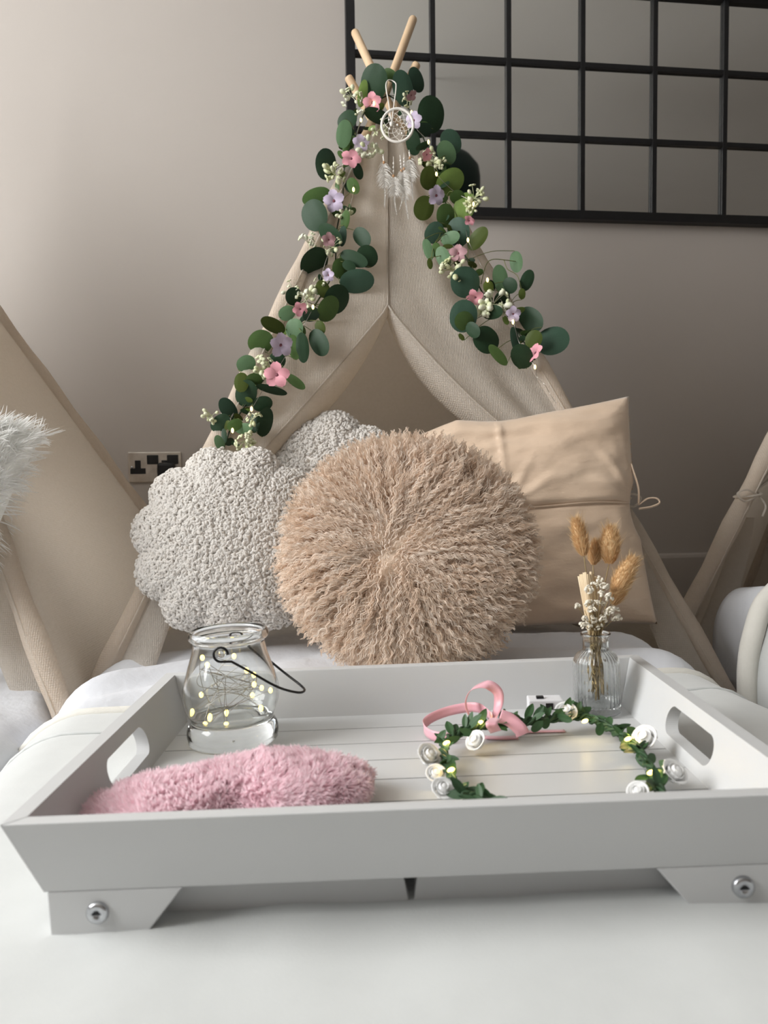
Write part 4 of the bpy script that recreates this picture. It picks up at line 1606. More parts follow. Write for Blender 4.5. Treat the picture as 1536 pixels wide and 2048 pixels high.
# ================================================================== leaves and flowers (shared meshes)
def leaf_mesh(name, material, pointed=0.0, cup=0.18, fold=0.10):
    """unit leaf: stalk end at (0,-1), tip at (0,1), half width 1; slight cup and midrib crease"""
    nu, nv = 7, 13
    V, q = [], []
    for j in range(nv):
        v = math.sin((-1 + 2 * j / (nv - 1)) * math.pi / 2)
        w = math.sqrt(max(0, 1 - abs(v) ** 2.2))
        if pointed and v > 0:
            w *= (1 - pointed * v * v)
        w = max(w, 0.02)
        for i in range(nu):
            u = -1 + 2 * i / (nu - 1)
            z = -cup * (u * w) ** 2 - cup * 0.6 * v * v + fold * abs(u) * w
            V.append((u * w, v, z))
    for j in range(nv - 1):
        for i in range(nu - 1):
            q.append((j * nu + i, j * nu + i + 1, (j + 1) * nu + i + 1, (j + 1) * nu + i))
    me = mesh_np(name, np.array(V), [np.array(q)], True)
    me.materials.append(material)
    return me


LEAF_ME = [leaf_mesh('leaf', m_) for m_ in M_leaf]


def view_basis(p, ang, tiltx, tilty):
    """frame at p facing the viewer, rotated by ang in the view plane and tilted"""
    n = (CAM - Vector(p)).normalized()
    x = CU.cross(n).normalized()
    y = n.cross(x)
    B = Matrix((x, y, n)).transposed()
    return B @ Matrix.Rotation(ang, 3, 'Z') @ Matrix.Rotation(tiltx, 3, 'X') @ Matrix.Rotation(tilty, 3, 'Y')


def place(me, name, parent, p, B, scale, kind=None):
    o = bpy.data.objects.new(name, me)
    COL.objects.link(o)
    o.parent = parent
    L = MAT4[parent.name].inverted() @ (Matrix.Translation(Vector(p)) @ B.to_4x4() @ Matrix.Diagonal((*scale, 1)))
    o.matrix_basis = L
    MAT4[o.name] = MAT4[parent.name] @ L
    return o


def petal_mesh(material):
    V, q = [], []
    nu, nv = 5, 6
    for j in range(nv):
        v = j / (nv - 1)
        w = [0.10, 0.24, 0.37, 0.44, 0.38, 0.13][j]
        for i in range(nu):
            u = -1 + 2 * i / (nu - 1)
            V.append((u * w, v * (1.0 - 0.06 * (i == 2 and j == nv - 1)), 0.10 * math.sin(v * 2.6) - 0.22 * v * v + 0.10 * u * u * w))
    for j in range(nv - 1):
        for i in range(nu - 1):
            q.append((j * nu + i, j * nu + i + 1, (j + 1) * nu + i + 1, (j + 1) * nu + i))
    me = mesh_np('petal', np.array(V), [np.array(q)], True)
    me.materials.append(material)
    return me


PETAL = {'pink': petal_mesh(M_petpink), 'lilac': petal_mesh(M_petlilac), 'mauve': petal_mesh(M_petmauve)}


def flower(parent, p, B, r, kind, n=5, cupped=0.3):
    c = MB().ell((0, 0, 0), 0.17, 0.17, 0.12, segs=10, rings=6)
    me = c.mesh('flower')
    me.materials.append(M_flowcen)
    o = place(me, 'flower', parent, p, B, (r, r, r))
    for k in range(n):
        a = 2 * math.pi * k / n + random.uniform(-0.15, 0.15)
        pb = Matrix.Rotation(a, 3, 'Z') @ Matrix.Rotation(cupped + random.uniform(-0.2, 0.2), 3, 'X')
        po = bpy.data.objects.new('petal', PETAL[kind])
        COL.objects.link(po)
        po.parent = o
        po.matrix_basis = Matrix.Translation((0, 0, 0.0)) @ pb.to_4x4()
    return o


def bud_cluster(parent, p, r, n, material, g, name='bud_cluster'):
    """a small spray of buds and bracts on thin stalks, one part"""
    mb = MB()
    p = Vector(p)
    for i in range(n):
        dr = (CR * g.uniform(-1, 1) + CU * g.uniform(-1, 1) - CF * g.uniform(0, 0.8))
        dr.normalize()
        q = p + dr * r * g.uniform(0.45, 1.05)
        mb.tube([p, lerp(p, q, 0.5) + Vector((0, 0, 0.002)), q], 0.0006, 4, cap=False)
        e = r * g.uniform(0.16, 0.27)
        rot = Vector((0, 0, 1)).rotation_difference(dr).to_matrix()
        if g.random() < 0.55:
            mb.ell(q, e * 0.85, e * 0.85, e * 1.15, rot, segs=7, rings=5)
        else:
            for k in range(4):
                a = k * math.pi / 2 + g.random()
                off = rot @ Vector((math.cos(a) * e * 0.8, math.sin(a) * e * 0.8, 0.1 * e))
                mb.ell(q + off, e * 0.75, e * 0.75, e * 0.30, rot, segs=6, rings=4)
    return mb.part(name, material, parent)


# ================================================================== eucalyptus garland on the tent
def pole_depth(px, py):
    """depth of the tent front surface under a pixel"""
    return depth(fpl(px, py))


LEAVES = [  # photo centre x, y, half width, half height, in-plane turn (deg), tone
    (747, 166, 24, 29, 15, 0), (833, 160, 21, 12, 60, 1), (806, 177, 17, 28, -15, 1), (863, 228, 25, 30, 10, 0), (841, 261, 12, 24, 85, 1),
    (755, 233, 13, 25, -65, 0), (694, 240, 15, 18, 50, 0), (688, 267, 13, 24, 8, 3), (826, 286, 13, 20, -10, 0), (902, 283, 18, 22, -15, 1),
    (893, 306, 15, 20, -25, 3), (653, 329, 20, 25, -10, 1), (633, 393, 14, 25, 70, 2), (628, 430, 23, 27, -30, 0), (716, 342, 8, 15, -20, 0),
    (725, 187, 8, 21, 12, 5), (859, 356, 16, 19, 10, 4), (901, 364, 20, 27, 60, 5), (848, 416, 17, 20, 20, 4), (929, 413, 18, 25, 25, 5),
    (892, 431, 17, 19, 0, 2), (916, 464, 20, 24, -10, 1), (723, 474, 14, 20, -50, 0), (660, 470, 16, 24, -55, 0), (630, 527, 27, 28, 0, 0),
    (735, 512, 18, 19, -20, 0), (708, 517, 12, 25, -68, 0), (681, 537, 15, 17, 10, 2), (698, 531, 9, 12, -60, 0), (714, 563, 20, 29, 84, 1),
    (685, 472, 7, 17, 5, 1), (647, 578, 12, 17, -20, 4), (674, 599, 23, 25, 30, 0), (657, 619, 19, 25, 15, 2), (588, 593, 15, 15, 0, 0),
    (574, 626, 12, 15, 60, 3), (623, 629, 12, 17, 80, 1), (547, 650, 13, 24, -70, 4), (588, 657, 16, 17, 0, 3), (521, 685, 20, 24, 40, 2),
    (588, 694, 10, 23, -10, 2), (605, 695, 11, 26, -5, 0), (637, 685, 17, 25, -32, 0), (492, 728, 14, 17, 55, 3), (483, 764, 12, 19, 5, 4),
    (492, 787, 18, 23, 15, 0), (544, 780, 8, 30, -75, 0), (590, 763, 8, 21, -55, 2), (525, 808, 13, 17, 75, 0), (457, 818, 14, 21, -35, 1),
    (530, 845, 14, 27, 10, 0), (440, 846, 13, 19, 50, 0), (487, 857, 9, 17, 80, 3), (439, 886, 8, 14, -20, 3), (448, 872, 5, 13, -5, 0),
    (508, 846, 10, 17, 0, 0), (508, 762, 14, 14, 0, 2), (900, 476, 11, 18, 75, 3), (868, 466, 15, 20, 30, 1), (955, 477, 13, 22, 42, 4),
    (856, 499, 8, 18, -18, 3), (886, 515, 12, 20, -25, 3), (860, 527, 5, 10, -5, 4), (931, 564, 25, 26, 0, 1), (958, 545, 6, 8, 60, 2),
    (1032, 523, 11, 20, -8, 3), (1001, 557, 13, 25, -8, 3), (1019, 571, 13, 14, -60, 0), (977, 573, 9, 11, 0, 4), (1054, 561, 11, 18, 22, 0),
    (1044, 588, 6, 9, 0, 4), (927, 632, 23, 27, 10, 1), (929, 643, 16, 18, -40, 2), (984, 625, 12, 20, 80, 0), (1004, 597, 12, 15, 40, 0),
    (945, 660, 12, 16, -50, 0), (1060, 639, 19, 27, -55, 0), (973, 679, 23, 24, -45, 0), (996, 711, 10, 25, -38, 2), (1105, 681, 24, 28, 75, 1),
    (1067, 679, 14, 16, 30, 4), (1031, 682, 8, 24, -12, 1), (1044, 714, 18, 24, -20, 0), (923, 674, 4, 7, -40, 4), (700, 330, 11, 16, 20, 2), (706, 372, 10, 14, -30, 2),
    (690, 440, 8, 16, 10, 2), (640, 655, 9, 12, -20, 4), (555, 720, 14, 15, 20, 0), (470, 850, 10, 14, 60, 2), (880, 340, 10, 13, 30, 2), (872, 500, 8, 12, 0, 2),
    (915, 395, 12, 14, -40, 2), (780, 150, 9, 14, -60, 2)]
FLOWERS = [(702, 318, 19, 'pink', 0.7, -20), (745, 205, 18, 'pink', 0.5, 10), (554, 750, 24, 'pink', 0.12, 0), (600, 618, 14, 'pink', 0.8, 30), (657, 480, 14, 'mauve', 0.5, 0),
           (951, 594, 17, 'pink', 0.9, 20), (1072, 706, 19, 'pink', 0.8, -10), (853, 309, 12, 'pink', 0.6, 0), (938, 442, 11, 'pink', 0.7, 0), (822, 190, 11, 'mauve', 0.7, 0),
           (668, 402, 20, 'lilac', 0.5, 15), (561, 690, 23, 'lilac', 0.4, 0), (872, 391, 18, 'lilac', 0.6, 0), (828, 241, 16, 'lilac', 0.5, 0), (916, 507, 17, 'mauve', 0.4, 0),
           (657, 550, 12, 'lilac', 0.7, 0), (722, 285, 16, 'lilac', 0.5, 0), (1026, 628, 15, 'lilac', 0.6, 0)]
BUDS = [(670, 350, 26, 16, 1), (702, 193, 22, 12, 0), (612, 600, 26, 14, 0), (526, 738, 26, 18, 1), (490, 884, 24, 16, 1), (905, 540, 30, 18, 1), (985, 610, 34, 22, 0), (948, 398, 26, 16, 1),
        (618, 488, 22, 10, 0), (738, 300, 26, 16, 0), (424, 832, 20, 9, 1), (862, 322, 24, 14, 1), (815, 203, 18, 8, 1), (665, 495, 22, 12, 1), (690, 430, 18, 10, 1), (585, 580, 20, 8, 0),
        (640, 565, 14, 7, 1), (1010, 622, 20, 10, 0), (880, 330, 18, 9, 1), (505, 840, 20, 9, 1), (760, 260, 20, 10, 1), (945, 420, 16, 8, 1), (723, 232, 14, 6, 0)]
GLEDS = [(722, 240), (857, 284), (873, 348), (707, 379), (936, 480), (975, 560), (1026, 644), (1070, 734), (626, 614), (503, 818), (465, 861), (823, 225), (947, 408), (748, 207)]


def build_garland():
    g = random.Random(12)
    anchor = fpl(774, 215, 0.03)
    t = thing('eucalyptus_garland', 'eucalyptus garland with pink and lilac flowers draped over the tent front', 'garland', anchor)

    def gp(px, py, off):
        dd = pole_depth(px, min(max(py, 200), 900)) - off
        return at(px, py, dd)
    # main stems
    left = [(776, 190), (735, 215), (712, 270), (690, 330), (685, 400), (672, 470), (668, 540), (630, 610), (590, 660), (555, 720), (505, 790), (465, 850), (450, 890)]
    right = [(776, 190), (815, 215), (842, 265), (866, 330), (890, 400), (905, 470), (935, 520), (968, 590), (1010, 625), (1045, 680), (1070, 720)]
    for pts in (left, right):
        MB().tube(sm_curve([gp(x, y, 0.018) for x, y in pts], 6), 0.0016, 6).part('main_stem', M_darkstem, t)
    side = MB()
    spine = [gp(x, y, 0.018) for x, y in left + right]
    stems = 0
    for (x, y, rx, ry, an, tone) in LEAVES:
        off = 0.030 + g.uniform(-0.008, 0.016)
        p = gp(x, y, off)
        kk = depth(p) / FPX
        hidden = g.random()
        B = view_basis(p, R(-an), R(g.uniform(-32, 32)), R(g.uniform(-30, 30)))
        f = 1.2
        place(LEAF_ME[tone], 'leaf', t, p, B, (rx * kk * f, ry * kk * f, min(rx, ry) * kk * 1.3))
        base = p - (B @ Vector((0, 1, 0))) * ry * kk * f
        tipb = p + (B @ Vector((0, 1, 0))) * ry * kk * f
        tgt = min(spine, key=lambda s_: (s_ - p).length)
        if (tipb - tgt).length < (base - tgt).length:
            base = tipb
        if (base - tgt).length < 0.16:
            midp = lerp(base, tgt, 0.5) + CU * 0.008
            MB().tube(sm_curve([base, midp, tgt], 4), 0.0007, 4, cap=False).part('leaf_stalk', M_stem, t)
    # small filler leaves close to the stems
    for pts, cnt in ((left, 46), (right, 34)):
        for i in range(cnt):
            k_ = g.uniform(0, len(pts) - 1.01)
            a_ = int(k_)
            x = pts[a_][0] + (pts[a_ + 1][0] - pts[a_][0]) * (k_ - a_) + g.uniform(-26, 26)
            y = pts[a_][1] + (pts[a_ + 1][1] - pts[a_][1]) * (k_ - a_) + g.uniform(-16, 16)
            p = gp(x, y, 0.022 + g.uniform(-0.004, 0.01))
            kk = depth(p) / FPX
            B = view_basis(p, R(g.uniform(0, 360)), R(g.uniform(-50, 50)), R(g.uniform(-50, 50)))
            r_ = g.uniform(6, 12)
            place(LEAF_ME[g.choice((0, 0, 2, 2, 4, 5))], 'leaf', t, p, B, (r_ * kk * 0.7, r_ * kk * 1.3, r_ * kk))
    # the long sprig that arches to the right
    MB().tube(sm_curve([gp(962, 568, 0.02), gp(972, 530, 0.03), gp(985, 519, 0.035), gp(1010, 520, 0.035), gp(1032, 523, 0.03)], 6), 0.0009, 5).part('sprig', M_stem, t)
    MB().tube(sm_curve([gp(1008, 520, 0.034), gp(1015, 538, 0.034), gp(1035, 552, 0.034), gp(1044, 585, 0.034)], 6), 0.0008, 5).part('sprig', M_stem, t)
    MB().tube(sm_curve([gp(884, 445, 0.02), gp(880, 470, 0.03), gp(868, 490, 0.035), gp(862, 520, 0.035)], 6), 0.0008, 5).part('sprig', M_stem, t)
    for (x, y, r_, kind, tilt, an) in FLOWERS:
        p = gp(x, y, 0.052)
        kk = depth(p) / FPX
        B = view_basis(p, R(an), R(g.uniform(-50, 50) * tilt), R(g.uniform(-60, 60) * tilt))
        flower(t, p, B, r_ * kk * 1.1, kind)
    for (x, y, r_, n, kind) in BUDS:
        p = gp(x, y, 0.034)
        bud_cluster(t, p, r_ * depth(p) / FPX, n, M_bud if kind else M_budwhite, g)
    # lights woven through
    f = thing('fairy_light_string', 'tiny warm fairy lights woven through the eucalyptus garland', 'string lights', anchor + Vector((0, -0.02, 0)))
    order = [(748, 207), (722, 240), (707, 379), (660, 500), (626, 614), (560, 730), (503, 818), (465, 861)]
    order2 = [(790, 200), (823, 225), (857, 284), (873, 348), (947, 408), (936, 480), (975, 560), (1026, 644), (1070, 734), (1090, 770), (1112, 806)]
    for od in (order, order2):
        pts = []
        for i, (x, y) in enumerate(od):
            pts.append(gp(x, y, 0.045))
            if i < len(od) - 1:
                nx = od[i + 1]
                pts.append(gp((x + nx[0]) / 2 + g.uniform(-10, 10), (y + nx[1]) / 2 + g.uniform(-8, 8), 0.03))
        MB().tube(sm_curve(pts, 6), 0.0005, 5).part('wire', M_wire, f)
    for (x, y) in GLEDS:
        p = gp(x, y, 0.056)
        MB().ell(p, 0.0026, 0.0026, 0.0048, segs=8, rings=6).part('led_bulb', M_led, f)


build_garland()


# ================================================================== dreamcatcher
def build_dreamcatcher():
    c0 = fpl(785, 281, 0.075)
    dd = depth(c0)
    k = dd / FPX
    P = lambda px, py, o=0.0: at(px, py, dd - o)
    t = thing('dreamcatcher', 'small cream dreamcatcher with white feathers hung from the tent poles', 'dreamcatcher', c0)
    rr = 31.5 * k
    ring = [c0 + CR * (rr * math.cos(a)) + CU * (rr * 1.06 * math.sin(a)) for a in np.linspace(0, 2 * math.pi, 48, endpoint=False)]
    MB().tube(ring, 0.0028, 8, closed=True).part('hoop', M_cord, t)
    web = MB()
    n = 9
    prev = [c0 + (CR * math.cos(2 * math.pi * i / n) + CU * math.sin(2 * math.pi * i / n)) * rr for i in range(n)]
    for lev in range(4):
        cur = []
        rl = rr * (0.76 - 0.18 * lev)
        for i in range(n):
            a = 2 * math.pi * (i + 0.5 * (lev + 1)) / n
            cur.append(c0 + (CR * math.cos(a) + CU * math.sin(a)) * rl)
        for i in range(n):
            web.tube([prev[i], cur[i], prev[(i + 1) % n]], 0.00055, 4, cap=False)
        prev = cur
    web.part('web', M_cord, t)
    for (a, rl) in ((0.3, 0.0), (2.6, 0.62), (1.2, 0.5), (3.6, 0.55), (5.2, 0.6), (0.1, 0.62)):
        q = c0 + (CR * math.cos(a) + CU * math.sin(a)) * rr * rl - CF * 0.002
        MB().ell(q, 0.0022, segs=8, rings=6).part('bead', M_pearl, t)
    # hanging cord looped over the pole
    topL, topR = P(772, 172, 0.0), P(792, 176, 0.0)
    kn = P(783, 248)
    MB().tube(sm_curve([kn, P(778, 210), topL, at(778, 160, dd + 0.03), at(790, 165, dd + 0.03), topR, P(788, 210), kn], 6), 0.0013, 6).part('hanging_cord', M_cord, t)
    MB().ell(kn, 0.004, 0.004, 0.005, segs=8, rings=6).part('knot', M_cord, t)
    g = random.Random(6)
    for (x0, y0, x1, y1, x2, y2) in ((787, 313, 787, 352, 789, 400), (808, 306, 808, 338, 806, 390), (818, 300, 820, 316, 824, 372), (766, 308, 768, 325, 770, 385), (800, 310, 803, 342, 812, 410)):
        a, b = P(x0, y0, 0.003), P(x1, y1, 0.004)
        MB().tube([a, lerp(a, b, 0.5), b], 0.0006, 5).part('strand', M_cord, t)
        for s in (0.35, 0.55, 0.75):
            MB().ell(lerp(a, b, s), 0.0019, segs=7, rings=5).part('bead', M_pearl, t)
        MB().ell(b, 0.0030, 0.0030, 0.0034, segs=8, rings=6).part('bead', M_bead, t)
        # feather
        e = P(x2, y2, 0.006)
        tipx = e + CU * -0.030 + CR * g.uniform(-0.008, 0.008)
        ax = sm_curve([b, lerp(b, e, 0.5) + CR * g.uniform(-0.003, 0.003), e, tipx], 8)
        fe = MB()
        fe.tube(ax, [0.0007 * (1 - 0.8 * i / len(ax)) for i in range(len(ax))], 5)
        fo = fe.part('feather', M_feather, t)
        Np = 260
        PP = np.zeros((Np, 4, 3))
        SD = np.zeros((Np, 3))
        for i in range(Np):
            s = (i // 2) / (Np / 2)
            q = ax[min(len(ax) - 1, int(s * (len(ax) - 1)))]
            q2 = ax[min(len(ax) - 1, int(s * (len(ax) - 1)) + 1)]
            f_ = (s * (len(ax) - 1)) % 1
            q = lerp(q, q2, f_)
            sgn = 1 if i % 2 else -1
            L = (0.018 * math.sin(min(1, s * 1.6 + 0.12) * math.pi) ** 0.7 + 0.002) if s < 0.58 else 0.004 * (1 - s) + 0.001
            L *= g.uniform(0.7, 1.15)
            dr = (CR * sgn + CU * g.uniform(-1.1, 0.1) - CF * g.uniform(-0.6, 0.9)).normalized()
            for m_ in range(4):
                w_ = m_ / 3
                PP[i, m_] = q + dr * L * w_ - CU * L * 0.55 * w_ * w_
            SD[i] = CU.cross(dr).normalized() * 0.4 + Vector((0, 0, 0.9))
        MAT4[fo.name] = MAT4[t.name]
        strands(PP, np.array([0.0006, 0.0006, 0.0005, 0.0002]), norm(SD), 'barbs', M_feather, fo, M=MAT4[t.name])


build_dreamcatcher()


# ================================================================== flower crown
def tray_pt(px, py, h):
    return tp(px, py, h)


def build_crown():
    g = random.Random(17)
    pts_px = [(955, 1598, 0.012), (925, 1588, 0.012), (903, 1560, 0.012), (889, 1520, 0.013), (888, 1490, 0.014), (912, 1468, 0.016), (960, 1452, 0.018), (1010, 1446, 0.019), (1060, 1442, 0.019), (1110, 1436, 0.018), (1152, 1432, 0.016), (1190, 1442, 0.014), (1230, 1464, 0.013), (1268, 1492, 0.012), (1294, 1528, 0.012), (1312, 1562, 0.012), (1322, 1590, 0.012)]
    P = [TI @ tray_pt(*q) for q in pts_px]
    # the near part of the ring, hidden behind the front wall
    yn = T_YF + 0.014
    P += [Vector((P[-1].x - 0.010, yn + 0.008, 0.012)), Vector((P[-1].x - 0.055, yn + 0.001, 0.012)), Vector(((P[0].x + P[-1].x) / 2, yn, 0.012)), Vector((P[0].x + 0.02, yn + 0.006, 0.012))]
    for p in P:
        p.y = max(p.y, yn)
    W = [TM @ p for p in P]
    ring = sm_curve(W + [W[0]], 10)
    t = thing('flower_crown', 'flower crown of green vine, white roses and lit bulbs with a pink ribbon', 'flower crown', TM @ Vector((sum(p.x for p in P) / len(P), sum(p.y for p in P) / len(P), 0)))
    n = len(ring)
    MB().tube(ring, 0.0028, 7).part('vine_core', M_vine, t)
    # twisted outer wraps
    for ph in (0, 2.1, 4.2):
        tw_ = []
        for i, p in enumerate(ring):
            a = i * 0.55 + ph
            tg = (ring[min(i + 1, n - 1)] - ring[max(i - 1, 0)]).normalized()
            sx = tg.cross(TZ).normalized()
            tw_.append(p + (sx * math.cos(a) + TZ * math.sin(a)) * 0.0036)
        MB().tube(tw_, 0.0017, 5).part('vine_wrap', M_vine, t)
    lm = leaf_mesh('leaf', M_vleaf, pointed=0.55, cup=0.1, fold=0.25)
    lm2 = leaf_mesh('leaf', M_vine, pointed=0.55, cup=0.1, fold=0.25)
    for i in range(150):
        k = g.randrange(n)
        p = ring[k]
        tg = (ring[min(k + 1, n - 1)] - ring[max(k - 1, 0)]).normalized()
        sx = tg.cross(TZ).normalized()
        dr = (tg * g.uniform(0.3, 1.0) * g.choice((-1, 1, 1)) + sx * g.uniform(-0.9, 0.9) + TZ * g.uniform(-0.1, 0.8)).normalized()
        nn = (TZ + sx * g.uniform(-1, 1) - CF * 0.5).normalized()
        x = dr.cross(nn).normalized()
        nn = x.cross(dr)
        B = Matrix((x, dr, nn)).transposed()
        L = g.uniform(0.006, 0.0105)
        q = p + dr * (L + 0.002)
        if (TI @ q).z < 0.003:
            q += TZ * 0.004
        lq = TI @ q
        lq.y = max(lq.y, T_YF + 0.008)
        place(lm if g.random() < 0.65 else lm2, 'leaf', t, TM @ lq, B, (L * 0.42, L, L * 0.5))
    # hand placed large leaves that show in the photograph
    for (x, y, rx, ry, an, h) in ((1158, 1418, 9, 18, -35, 0.022), (1128, 1436, 8, 18, -75, 0.02), (1090, 1420, 6, 15, -40, 0.02), (1075, 1452, 9, 16, 45, 0.016), (1092, 1446, 8, 12, 20, 0.016), (883, 1472, 8, 15, 35, 0.018), (935, 1465, 7, 18, -70, 0.02), (965, 1440, 9, 15, -30, 0.02),
                                  (1200, 1458, 9, 14, 20, 0.014), (1250, 1490, 9, 14, 20, 0.012), (1282, 1512, 10, 14, 0, 0.012), (1264, 1463, 10, 13, -50, 0.018), (1330, 1530, 10, 14, -60, 0.018), (1315, 1575, 8, 14, 10, 0.012), (1280, 1525, 4, 14, -45, 0.008), (905, 1480, 8, 18, 70, 0.018),
                                  (928, 1575, 7, 16, 40, 0.014), (975, 1590, 7, 14, -20, 0.014), (900, 1545, 7, 14, 10, 0.014), (1020, 1440, 8, 14, 60, 0.02)):
        p = tp(x, y, h)
        kk = depth(p) / FPX
        B = view_basis(p, R(-an), R(g.uniform(-25, 25)), R(g.uniform(-25, 25)))
        place(lm, 'leaf', t, p, B, (rx * kk, ry * kk, rx * kk * 0.6))
    # roses
    for (x, y, r_, h) in ((952, 1482, 20, 0.014), (858, 1512, 24, 0.017), (872, 1548, 19, 0.012), (886, 1578, 22, 0.014), (1132, 1424, 20, 0.022), (1290, 1476, 24, 0.018), (1348, 1545, 25, 0.018), (1276, 1584, 20, 0.012)):
        p = tp(x, y, h)
        lq = TI @ p
        kk = depth(p) / FPX
        r = r_ * kk
        lq.z = max(lq.z, r * 0.75)
        p = TM @ lq
        ax = (TZ * 0.8 + CR * g.uniform(-0.8, 0.8) - CF * 0.6).normalized()
        rot = Vector((0, 0, 1)).rotation_difference(ax).to_matrix()
        hd = MB().ell(p, r * 0.60, r * 0.60, r * 0.66, rot, segs=12, rings=8).part('rose', M_rose, t)
        MAT4[hd.name] = MAT4[t.name]
        for lay, (cnt, rad, op, zz) in enumerate(((3, 0.52, 0.15, 0.25), (4, 0.72, 0.35, 0.05), (5, 0.92, 0.6, -0.1))):
            for i in range(cnt):
                a0 = 2 * math.pi * i / cnt + lay * 0.6 + g.random() * 0.3
                G = np.zeros((7, 5, 3))
                for a in range(7):
                    for b in range(5):
                        th = a0 + (a / 6 - 0.5) * 2 * math.pi / cnt * 1.5
                        v = b / 4
                        rr = r * (rad * (0.62 + op * v ** 1.5) + 0.05 * math.sin(v * 3) + (0.04 if a in (0, 6) else 0))
                        z = r * (zz - 0.5 + 0.95 * math.sin(v * 1.35) - 0.12 * ((a - 3) / 3) ** 2 * v - 0.18 * op * v ** 3)
                        G[a, b] = p + rot @ Vector((rr * math.cos(th), rr * math.sin(th), z))
                m2 = MB()
                slab(m2, G, r * 0.03)
                m2.part('petal', M_rose, hd)
    # bulbs
    for (x, y, h) in ((893, 1486, 0.02), (902, 1540, 0.018), (960, 1445, 0.022), (1170, 1442, 0.019), (1256, 1478, 0.017), (1302, 1545, 0.018)):
        p = tp(x, y, h)
        MB().ell(p, 0.0022, 0.0022, 0.0036, TM.to_3x3() @ Matrix.Rotation(R(70), 3, 'Y'), segs=8, rings=6).part('led_bulb', M_ledtray, t)
        ld = bpy.data.lights.new('bulb_glow', 'POINT')
        ld.energy = 0.010
        ld.color = (1.0, 0.72, 0.25)
        ld.shadow_soft_size = 0.003
        lo = bpy.data.objects.new('bulb_glow', ld)
        COL.objects.link(lo)
        lo.location = p + TZ * 0.0045 - CF * 0.004
    # ribbon
    def band(pts, wdt, nm, side=None):
        c = sm_curve(pts, 8)
        G = np.zeros((len(c), 4, 3))
        for i, p in enumerate(c):
            tg = (c[min(i + 1, len(c) - 1)] - c[max(i - 1, 0)]).normalized()
            sd = side[0].lerp(side[1], i / (len(c) - 1)) if side else TZ
            sd = (sd - tg * sd.dot(tg)).normalized()
            for j in range(4):
                G[i, j] = p + sd * wdt * (j / 3 - 0.5)
        mb = MB()
        slab(mb, G, 0.0004)
        return mb.part(nm, M_ribbon, t)
    wd = 0.0105
    band([tp(985, 1440, 0.022), tp(996, 1415, 0.030), tp(996, 1385, 0.044), tp(975, 1370, 0.052), tp(945, 1378, 0.048), tp(932, 1402, 0.036), tp(938, 1428, 0.024), tp(958, 1445, 0.016)], wd, 'ribbon_loop', (CR * 0.6 + CU * 0.3 - CF * 0.5, CF))
    band([tp(985, 1436, 0.024), tp(955, 1415, 0.026), tp(905, 1420, 0.022), tp(862, 1436, 0.016), tp(847, 1454, 0.009), tp(862, 1470, 0.0066), tp(900, 1477, 0.0062)], wd, 'ribbon_loop', (TZ, TZ))
    band([tp(992, 1436, 0.030), tp(983, 1448, 0.030), tp(992, 1464, 0.020)], wd * 1.1, 'ribbon_knot', (CR, CR))
    band([tp(1000, 1432, 0.03), tp(1020, 1440, 0.026), tp(1040, 1458, 0.018), tp(1046, 1470, 0.012)], wd * 1.3, 'ribbon_tail', (CR + CU * 0.4, CR + CU * 0.4))
    band([tp(970, 1474, 0.0016), tp(1000, 1475, 0.0016), tp(1036, 1474, 0.0016)], wd, 'ribbon_tail', (TY, TY))
    band([tp(1030, 1464, 0.0016), tp(1080, 1462, 0.0018), tp(1130, 1461, 0.0016)], wd * 0.7, 'ribbon_tail', (TY, TY))
    # battery box
    c = TI @ tp(1090, 1440, 0.002)
    bm_ = Matrix.Translation(c) @ Matrix.Rotation(R(-4), 4, 'Z')
    fr = TM @ bm_
    bx = MB().box((-0.017, -0.002, -0.0005), (0.020, 0.020, 0.022), fr).part('battery_box', M_whiteplastic, t, smooth=False, bevel=0.0015)
    MAT4[bx.name] = MAT4[t.name]
    MB().box((0.001, -0.0026, 0.012), (0.009, -0.0016, 0.019), fr).part('switch_slot', M_plastic, bx, smooth=False)
    MB().box((-0.008, 0.004, 0.022), (0.0, 0.010, 0.0245), fr).part('slide_switch', M_plastic, bx, smooth=False, bevel=0.0006)


build_crown()


